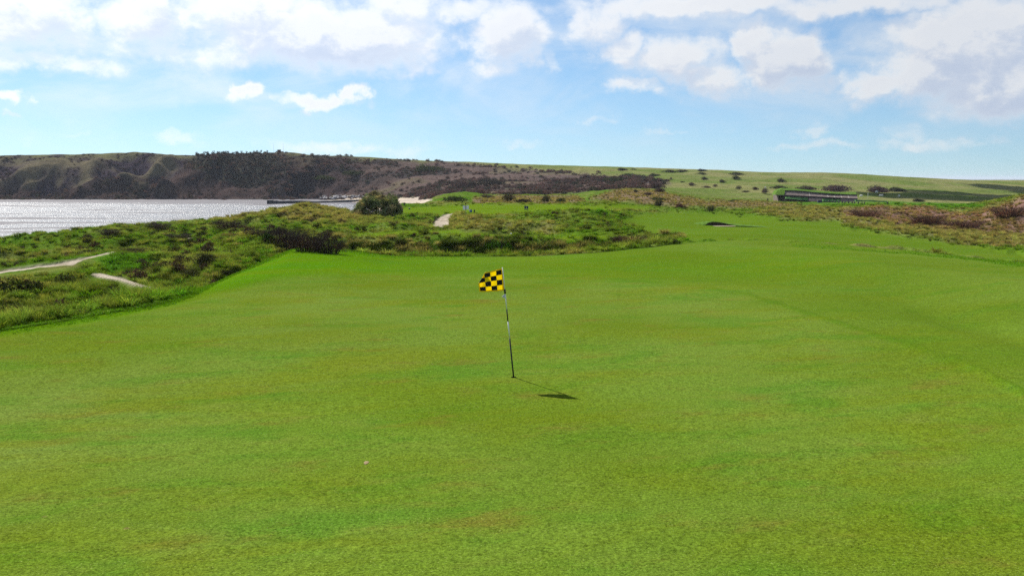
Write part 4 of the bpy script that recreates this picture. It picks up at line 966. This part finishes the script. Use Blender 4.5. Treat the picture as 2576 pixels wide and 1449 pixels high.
# a pale pitch-mark scar
pm = np.array(hit(921, 1164)); V_ = [(0, 0, .008)] + [(.035 * (1 + .35 * math.sin(i * 2.3)) * math.cos(i * .698), .07 * (1 + .3 * math.sin(i * 3.1)) * math.sin(i * .698), .001) for i in range(9)]
tag(pyobj('divot_mark', V_, [(0, i + 1, (i + 1) % 9 + 1) for i in range(9)], mat('dry_thatch', (.20, .145, .065), .9, .3, 40), loc=tuple(pm + [0, 0, .004])), 'small pale scar in the turf left of the flagstick', 'divot')

# ------------------------------------------------------------------ bunker with its sod face and turf lip
bk = np.array(hit(1822, 571)); bke = empty('bunker', tuple(bk)); mpp = bk[1] / F
def arc(a0, a1, n): return [a0 + (a1 - a0) * i / n for i in range(n + 1)]
Wb = 38 * mpp; V_, F_ = [], []
prof = [(0.0, -.10), (.0, .40), (.10, .47), (1.2, .42), (3.6, -.02), (4.6, -.25)]      # distance behind the face, height
AR = arc(math.radians(196), math.radians(-24), 26)
for a in AR:
    sx = math.cos(a); fade = max(.02, math.sin(math.pi * min(1.0, max(0.0, (sx + 1) / 2)) ** .62)) ** .8
    for (d, h) in prof: V_.append((sx * (Wb + d * .9), 1.5 + (.9 + d) * math.sin(a) * 1.2, h * fade if h > 0 else h))
K = len(prof)
for i in range(len(AR) - 1):
    for k in range(K - 1): F_.append((i * K + k, (i + 1) * K + k, (i + 1) * K + k + 1, i * K + k + 1))
lipo = pyobj('turf_lip', V_, F_, [M_SOD, M_TURF], bke, smooth=False)
lipo.data.polygons.foreach_set('material_index', np.array([0 if (i % (K - 1)) == 0 else 1 for i in range(len(F_))], np.int32)); lipo.data.update()
fl_ = [(0, .4, .03)] + [(Wb * .98 * math.cos(a), 1.5 + .88 * 1.2 * math.sin(a), .02) for a in arc(0, 2 * math.pi, 27)][:-1]
pyobj('sand_floor', fl_, [(0, i + 1, (i + 1) % (len(fl_) - 1) + 1) for i in range(len(fl_) - 1)], M_SAND, bke)
tag(bke, 'small deep bunker with a shaded sod face on the far fairway', 'bunker')

# ------------------------------------------------------------------ things round the tees
def stand(u, v): return np.array(hit(u, v))
p = stand(1172, 538); s_ = p[1] / F * 1.15
sg = empty('path_sign', tuple(p)); rod('post', (0, 0, -.1), (0, 0, 17 * s_), .035, .035, M_CONC, sg)
box('sign_board', -6.5 * s_, -.8 * s_, -.05, -.02, 8.5 * s_, 17.5 * s_, M_WHITE, sg, .004); box('sign_board', .8 * s_, 6.5 * s_, -.05, -.02, 8.8 * s_, 17.8 * s_, M_WHITE, sg, .004); box('spine', -.8 * s_, .8 * s_, -.045, .02, 8.6 * s_, 18 * s_, M_DARK, sg)
tag(sg, 'white two panel notice board on a post at the sandy path', 'sign')
p = stand(1184, 535); s_ = p[1] / F; e = empty('litter_bin', tuple(p))
rod('body', (0, 0, 0), (0, 0, 6 * s_), 3.4 * s_, 4.0 * s_, M_BLUE, e, 14); rod('lid', (0, 0, 6.02 * s_), (0, 0, 7.4 * s_), 4.2 * s_, 2.2 * s_, M_NAVY, e, 14); tag(e, 'small round blue bin beside the notice board', 'bin')
def marker_post(u, v, hpx, wpx, label, group=None):
    p = stand(u, v); s_ = p[1] / F; e = empty('marker_post', tuple(p)); w = wpx * s_ / 2
    box('post', -w, w, -w, w, -.1, hpx * s_ * .86, M_BLACK, e, w * .15); box('cap', -w * 1.2, w * 1.2, -w * 1.2, w * 1.2, hpx * s_ * .862, hpx * s_, M_BLACK, e, w * .2); tag(e, label, 'post', group)
marker_post(1193.5, 537, 9, 3.4, 'short black post right of the blue bin'); marker_post(1017, 518, 8, 3, 'black post at the left end of the tees beside the thicket')
marker_post(1931, 507, 7, 2.6, 'black post on the ridge left of the turf roofed building, farther from it'); marker_post(1975.5, 509, 7, 3.2, 'black post on the ridge nearest the curving grey path'); marker_post(2233, 515, 7, 2.8, 'dark post at the right end of the long hedge'); marker_post(1171, 515, 3.5, 2.5, 'stubby black marker at the back of the upper tee')
p = stand(1324, 535); s_ = p[1] / F; e = empty('tee_board', tuple(p))
box('board', -5 * s_, 5 * s_, -.03, .03, 10 * s_, 16 * s_, M_NAVY, e, .01); box('lower_rail', -4.6 * s_, 4.6 * s_, -.025, .025, 6.8 * s_, 8.6 * s_, M_NAVY, e, .008)
for sgn in (-1, 1): rod('leg', (sgn * 4.2 * s_, 0, -.05), (sgn * 3.9 * s_, 0, 10.4 * s_), .03, .03, M_NAVY, e)
pyobj('emblem', [(-.9 * s_, -.034, 11.6 * s_), (.9 * s_, -.034, 11.6 * s_), (.5 * s_, -.034, 14.2 * s_)], [(0, 1, 2)], M_WHITE, e)
tag(e, 'navy tee board with a lower rail on two legs, on the tee ground', 'tee board')
def ball(name, u, v, rpx, m, label):
    p = stand(u, v); s_ = p[1] / F; me = bpy.data.meshes.new(name); bm = bmesh.new(); bmesh.ops.create_uvsphere(bm, u_segments=14, v_segments=8, radius=rpx * s_)
    bmesh.ops.scale(bm, vec=(1, 1, .85), verts=bm.verts); bmesh.ops.translate(bm, vec=(0, 0, rpx * s_ * .7), verts=bm.verts)
    bm.to_mesh(me); bm.free(); me.materials.append(m); o = bpy.data.objects.new(name, me); COL.objects.link(o); o.location = p; tag(o, label, 'tee marker')
ball('tee_marker', 1286, 590, 2.2, M_WHITE, 'white tee marker at the left of the lower tee'); ball('tee_marker', 1433, 597, 2.2, M_WHITE, 'white tee marker at the right of the lower tee')
ball('tee_marker', 1214, 517.5, 1.4, M_BLACK, 'small dark tee marker at the back of the upper tee'); ball('tee_marker', 1030, 527, 2.4, M_BLACK, 'dark tee marker near the thicket')

# ------------------------------------------------------------------ turf-roofed building at the foot of the hill
YB = 316.0
bc = at(2060, 506, YB); cb_e = empty('turf_roofed_building', (bc[0], YB, ground(bc[0], YB)))
bo = np.array([bc[0], YB, ground(bc[0], YB)])
def pt(u, v, Y): return at(u, v, Y) - bo
def line(u): return (u - 1974.0) / (2157.0 - 1974.0)
def vt(u): return 479.5 + 9.5 * sstep(np.array(line(u)), .1, .75).item() + 1.0 * line(u)       # upper eave, stepping down to the right
def vb(u): return 490.5 + 9.0 * line(u)
body_o = [pt(1958, 491, YB + 3), pt(1974, 479.5, YB + 5)] + [pt(u, vt(u), YB + 5) for u in range(1990, 2158, 12)] + [pt(2158, 489.5, YB + 5), pt(2158, 512, YB + 3), pt(1958, 512, YB + 3)]
prism('retaining_wall', [q + np.array([.6, 2.2, 0]) for q in body_o], 6, M_PANEL, cb_e)
us = [1974, 1990, 2006, 2022, 2038, 2052, 2068, 2084, 2100, 2118, 2136, 2157]
for a, b in zip(us[:-1], us[1:]):
    f0, f1 = pt(a + .8, vb(a), YB + 2.2), pt(b - .8, vb(b), YB + 2.2); t0, t1 = pt(a + .8 - 3, vt(a) + 1.6, YB + 4.6), pt(b - .8 - 3, vt(b) + 1.6, YB + 4.6)
    if a == 1974: t0 = pt(a + .8, vt(a) + 1.6, YB + 4.6)
    prism('roof_panel', [f0, f1, t1, t0], .5, M_PANEL, cb_e)
    prism('rib', [pt(b - .8, vb(b), YB + 2.15), pt(b + .8, vb(b), YB + 2.15), pt(b + .8 - 3, vt(b) + 1.5, YB + 4.55), pt(b - .8 - 3, vt(b) + 1.5, YB + 4.55)], .6, M_RIB if b in (2038, 2084, 2100, 2118, 2136) else M_PANEL, cb_e)
prism('fascia', [pt(u, vt(u) + 1.8, YB + 4.3) for u in range(1974, 2160, 14)] + [pt(u, vt(u) - .4, YB + 4.3) for u in range(2156, 1973, -14)], 1.2, M_DARK, cb_e)
prism('turf_ridge', [pt(u, vt(u) - .2, YB + 4.4) for u in range(1972, 2160, 14)] + [pt(u, vt(u) - 5.6 + .5 * math.sin(u), YB + 7.5) for u in range(2154, 1971, -14)], 3.5, M_TURF, cb_e)
prism('turf_gable', [pt(1950, 490.5, YB + 2.5), pt(1973, 490.5, YB + 2.0), pt(1974, 479, YB + 4.2), pt(1971, 474, YB + 7), pt(1955, 480, YB + 5)], 4, M_TURF, cb_e)
prism('sill', [pt(1958, 492.8, YB + 2), pt(2158, 502.2, YB + 2), pt(2158, 500, YB + 2), pt(1958, 490.6, YB + 2)], 1.0, M_DARK, cb_e)
for (a, b) in ((2034, 2052), (2052, 2070), (2116, 2134), (2134, 2152)):
    prism('lower_panel', [pt(a + .5, 506 + .055 * (a - 2034), YB + .4), pt(b - .5, 506 + .055 * (b - 2034), YB + .4), pt(b - .5, 498 + .035 * (b - 2034), YB + 1.6), pt(a + .5, 498 + .035 * (a - 2034), YB + 1.6)], .5, M_PANEL, cb_e)
tag(cb_e, 'long low building with a turf ridge and brown sloping roof panels on the hillside', 'building')
def hedge(a, b, v0a, v1a, v0b, v1b, Y, label):
    c = at((a + b) / 2, v0a, Y); c[2] = ground(c[0], Y); r_ = np.random.default_rng(int(a)); n = 10; top = []
    for i in range(n + 1):
        t = i / n; top.append(at(a + (b - a) * t, (v1a + (v1b - v1a) * t) + r_.uniform(-.5, .5), Y + .8) - c)
    bot = [at(a, v0a, Y) - c, at(b, v0b, Y) - c]
    tag(prism('hedge', [bot[0], bot[1]] + top[::-1], 1.6, M_HEDGE), label, 'hedge'); bpy.context.scene.collection.objects[-1].location = c
hedge(1978, 2033, 500, 495.5, 505, 498.5, YB - .5, 'dark green clipped hedge below the left end of the building')
hedge(2071, 2115, 507, 500.5, 509, 503, YB - .5, 'green clipped hedge in the middle below the roof panels')
hedge(2153, 2232, 512, 503, 514, 506, YB - .5, 'long dark green hedge at the right end of the building')
for i in range(13):
    u = 2076 + i * 8.2 + (i % 3); p = stand(u, 509 + .045 * (u - 2076)); s_ = p[1] / F; e = empty('bollard', tuple(p)); rod('shaft', (0, 0, -.05), (0, 0, 4.2 * s_), 1.7 * s_, 1.6 * s_, M_DARK, e, 10); rod('top', (0, 0, 4.21 * s_), (0, 0, 5 * s_), 1.6 * s_, .8 * s_, M_DARK, e, 10)
    tag(e, 'small dark bollard, %s from the left in the row before the turf roofed building' % ['first', 'second', 'third', 'fourth', 'fifth', 'sixth', 'seventh', 'eighth', 'ninth', 'tenth', 'eleventh', 'twelfth', 'thirteenth'][i], 'bollard', 'bollards in front of the building')
p = stand(2062, 510); s_ = p[1] / F; e = empty('storage_bin', tuple(p)); box('body', -5 * s_, 5 * s_, -.4, .4, 0, 4.5 * s_, M_NAVY, e, .04); box('lid', -5.2 * s_, 5.2 * s_, -.43, .43, 4.52 * s_, 5.6 * s_, M_BLACK, e, .05); tag(e, 'dark blue bin on the grass before the building', 'bin')
p = stand(2183, 502); s_ = p[1] / F; e = empty('white_mast', tuple(p)); rod('mast', (0, 0, -.2), (0, 0, 17 * s_), .06, .04, M_WHITE, e); rod('finial', (0, 0, 17 * s_), (0, 0, 17.6 * s_), .09, .03, M_WHITE, e); tag(e, 'thin white mast right of the building', 'pole')
# grey path curving to the building
V_, F_ = [], []
for i, (u, v, w) in enumerate([(1962, 492, 9), (1974, 494.5, 9), (1985, 498, 10), (1998, 501.5, 12), (2014, 504.5, 14), (2030, 506.5, 12)]):
    for sgn in (-.5, .5):
        q = np.array(hit(u + sgn * w, v)); V_.append((q[0], q[1], q[2] + .12))
    if i: k = 2 * i; F_.append((k - 2, k - 1, k + 1, k))
tag(pyobj('path', V_, F_, M_ASPH), kind='structure')

# ------------------------------------------------------------------ shore: jetty, boulders, look-out
def jet(u, v): 
    x, y, z = ray(u, v); t = (-11 - ZC) / z; return np.array([x * t, y * t, -11.0])
j0, j1 = jet(681, 513.5), jet(905, 508); dj = (j1 - j0); Lj = np.linalg.norm(dj); dj /= Lj; nj = np.array([dj[1], -dj[0], 0])
V_, F_ = [], []; NJ = 40
for i in range(NJ + 1):
    t = i / NJ; c = j0 + dj * Lj * t; h = 1.55 + .25 * math.sin(t * 9) + random.uniform(-.10, .10) + (.5 if i < 3 else 0) - .35 * (.25 < t < .5) * 0
    if t > .4: h *= .8
    for (w, z) in ((2.2, -.8), (1.5, h * .85), (1.1, h), (-1.1, h), (-1.5, h * .85), (-2.2, -.8)): V_.append(c + nj * w + np.array([0, 0, z]))
    if i:
        for k in range(5): a = (i - 1) * 6 + k; F_.append((a, a + 1, a + 7, a + 6))
F_ += [tuple(range(6)), tuple(range(NJ * 6 + 5, NJ * 6 - 1, -1))]
je = empty('stone_jetty', tuple(j0)); pyobj('wall', [v - j0 for v in V_], F_, M_STONE, je); box('end_block', -1.6, 1.2, -2.4, 2.4, -.9, 2.35, M_STONE, je, .15)
tag(je, 'long low dark stone jetty running out into the bay', 'jetty')
RK = []
for i in range(4):
    bm = bmesh.new(); bmesh.ops.create_icosphere(bm, subdivisions=2, radius=1.0); r_ = np.random.default_rng(500 + i)
    for v in bm.verts:
        c = v.co; k = .75 + .5 * vnoise(np.array(c.x * 1.7 + i * 9), np.array(c.y * 1.7 + c.z * 2.1), 5).item(); v.co = Vector((c.x * k * 1.25, c.y * k, c.z * k * .75))
    me = bpy.data.meshes.new('boulder'); bm.to_mesh(me); bm.free(); me.materials.append(M_ROCK); RK.append(me)
GB = 'boulders along the foot of the headland'
for i in range(60):
    u = 800 + 130 * random.random() ** .8; q = stand(u, random.uniform(494, 500.5) - (0 if u > 850 else -1.0))
    if q[1] < 400: continue
    o = mesh_obj('boulder', RK[i % 4], None, (q[0], q[1], q[2] + .1), random.uniform(.5, 1.5), random.uniform(0, 6)); tag(o, 'pale boulder of the rock bank at the head of the bay', 'boulder', GB)
hp = at(703, 384, 748.0); hz = ground(hp[0], 748.0); hu = empty('lookout_hut', (hp[0], 748.0, hz)); m_ = 748 / F
box('wall', -3.6 * m_, 3.0 * m_, -1.0, 1.0, -.6, 6.0 * m_, M_BRICK, hu); box('roof', -4.2 * m_, 3.6 * m_, -1.25, 1.25, 6.0 * m_ + .003, 6.8 * m_, M_DARK, hu); box('annex', 3.1 * m_, 10 * m_, -.8, .8, -.6, 2.6 * m_, M_BRICK, hu); box('plinth', -4 * m_, 12 * m_, -1.6, 1.6, -1.2, .5 * m_, M_CONC, hu)
tag(hu, 'small brick look-out hut on the highest point of the headland', 'hut')
for u, lab in ((689, 'thin mast left of the look-out hut'), (713, 'thin mast right of the look-out hut')):
    q = at(u, 384, 748.5); z = ground(q[0], 748.5); e = empty('radio_mast', (q[0], 748.5, z)); rod('mast', (0, 0, -.3), (0, 0, 20 * m_), .07, .05, M_CONC, e, 6); rod('tip', (0, 0, 20 * m_), (0, 0, 22 * m_), .03, .02, M_CONC, e, 6); tag(e, lab, 'mast')

# ------------------------------------------------------------------ sheep on the slope
def sheep_mesh():
    me = bpy.data.meshes.new('sheep'); J = [(-.42, 0, .62), (0, 0, .64), (.38, 0, .66), (.55, 0, .72), (.74, 0, .60), (.34, .13, .35), (.35, .13, .0), (.34, -.13, .35), (.35, -.13, .0), (-.38, .13, .38), (-.36, .13, .0), (-.38, -.13, .38), (-.36, -.13, .0)]
    rad = [.24, .29, .25, .14, .08, .07, .04, .07, .04, .08, .04, .08, .04]
    me.from_pydata(J, [(1, 0), (1, 2), (2, 3), (3, 4), (2, 5), (5, 6), (2, 7), (7, 8), (0, 9), (9, 10), (0, 11), (11, 12)], [])
    o = bpy.data.objects.new('tmp_sheep', me); COL.objects.link(o); md = o.modifiers.new('skin', 'SKIN')
    for i, v in enumerate(me.skin_vertices[0].data): v.radius = (rad[i], rad[i]); v.use_root = (i == 1)
    sb = o.modifiers.new('sub', 'SUBSURF'); sb.levels = 1; sb.render_levels = 1
    dg = bpy.context.evaluated_depsgraph_get(); out = bpy.data.meshes.new_from_object(o.evaluated_get(dg)); out.name = 'sheep'
    bpy.data.objects.remove(o); out.materials.clear(); out.materials.append(M_WOOL); return out
SH = sheep_mesh()
for (x, y, lab) in [(3051, 669.5, 'white sheep under the big thicket, upper of two'), (3057, 674, 'white sheep under the big thicket, lower of two'), (3070, 687, 'white sheep beside the pair right of the mast'), (3078, 686, 'white sheep of the pair right of the mast'),
   (3136, 688.5, 'white sheep alone on the shaded slope'), (3003, 688.5, 'white sheep at the corner of the building'), (2670, 658.5, 'white sheep beside the bush left of the building'), (2105, 619, 'white sheep near the dark thicket on the upper slope')]:
    q = stand(S(x), S(y)); o = mesh_obj('sheep', SH, None, tuple(q), 1.15, random.uniform(0, 6.3)); tag(o, lab, 'sheep')

# ------------------------------------------------------------------ sea air
hz_me = bpy.data.meshes.new('haze'); HB = 26000.0
hz_me.from_pydata(boxv(-HB, HB, -HB, HB, -16.0, 42.0), [], [f[::-1] for f in BOXF])
hm = bpy.data.materials.new('sea_air'); hm.use_nodes = True; ht = NT(hm.node_tree); ht.n.clear()
ho = ht.new('ShaderNodeOutputMaterial'); hv = ht.new('ShaderNodeVolumePrincipled'); hv.inputs['Color'].default_value = (.80, .88, 1.0, 1); hv.inputs['Density'].default_value = .00006; hv.inputs['Anisotropy'].default_value = 0.0
ht.l.new(hv.outputs[0], ho.inputs['Volume']); hz_me.materials.append(hm)
hz_o = bpy.data.objects.new('haze', hz_me); COL.objects.link(hz_o); tag(hz_o, 'thin bluish sea haze over the whole coast', 'haze', kind='stuff')

# ------------------------------------------------------------------ the cumulus whose shadow lies on the right-hand slope
def cumulus(name, lumps, label):
    bm = bmesh.new()
    for (x, y, z, r_) in lumps:
        m4 = Matrix.Translation((x, y, z)) @ Matrix.Diagonal((1.0, 1.0, .55, 1.0)); ret = bmesh.ops.create_icosphere(bm, subdivisions=3, radius=r_, matrix=m4)
        for v in ret['verts']:
            k = fbm(np.array(v.co.x / 14.0), np.array(v.co.y / 14.0 + v.co.z / 9.0), 91, 4).item(); d = v.co - Vector((x, y, z)); v.co = v.co + d * .28 * k
    me = bpy.data.meshes.new(name); bm.to_mesh(me); bm.free(); me.materials.append(mat('cloud_white', (.9, .9, .9), 1.0, .03, .02, spec=0.0, trans=.45))
    for p_ in me.polygons: p_.use_smooth = True
    o = bpy.data.objects.new(name, me); COL.objects.link(o); tag(o, label, kind='structure')
LK = []; UP = sv * 950.0
for (u, v, Y, r_) in [(2300, 500, 400, 24), (2380, 505, 390, 26), (2460, 508, 380, 28), (2540, 508, 380, 30), (2640, 505, 390, 34), (2420, 492, 440, 26), (2520, 490, 450, 34), (2620, 488, 460, 40), (2340, 484, 480, 20), (2560, 474, 640, 30), (2660, 472, 620, 44), (2760, 480, 560, 60)]:
    q = at(u, v, Y); LK.append((q[0] + UP.x, q[1] + UP.y, UP.z + random.uniform(-6, 10), r_))
cumulus('cloud', LK, 'white cumulus high over the bay')
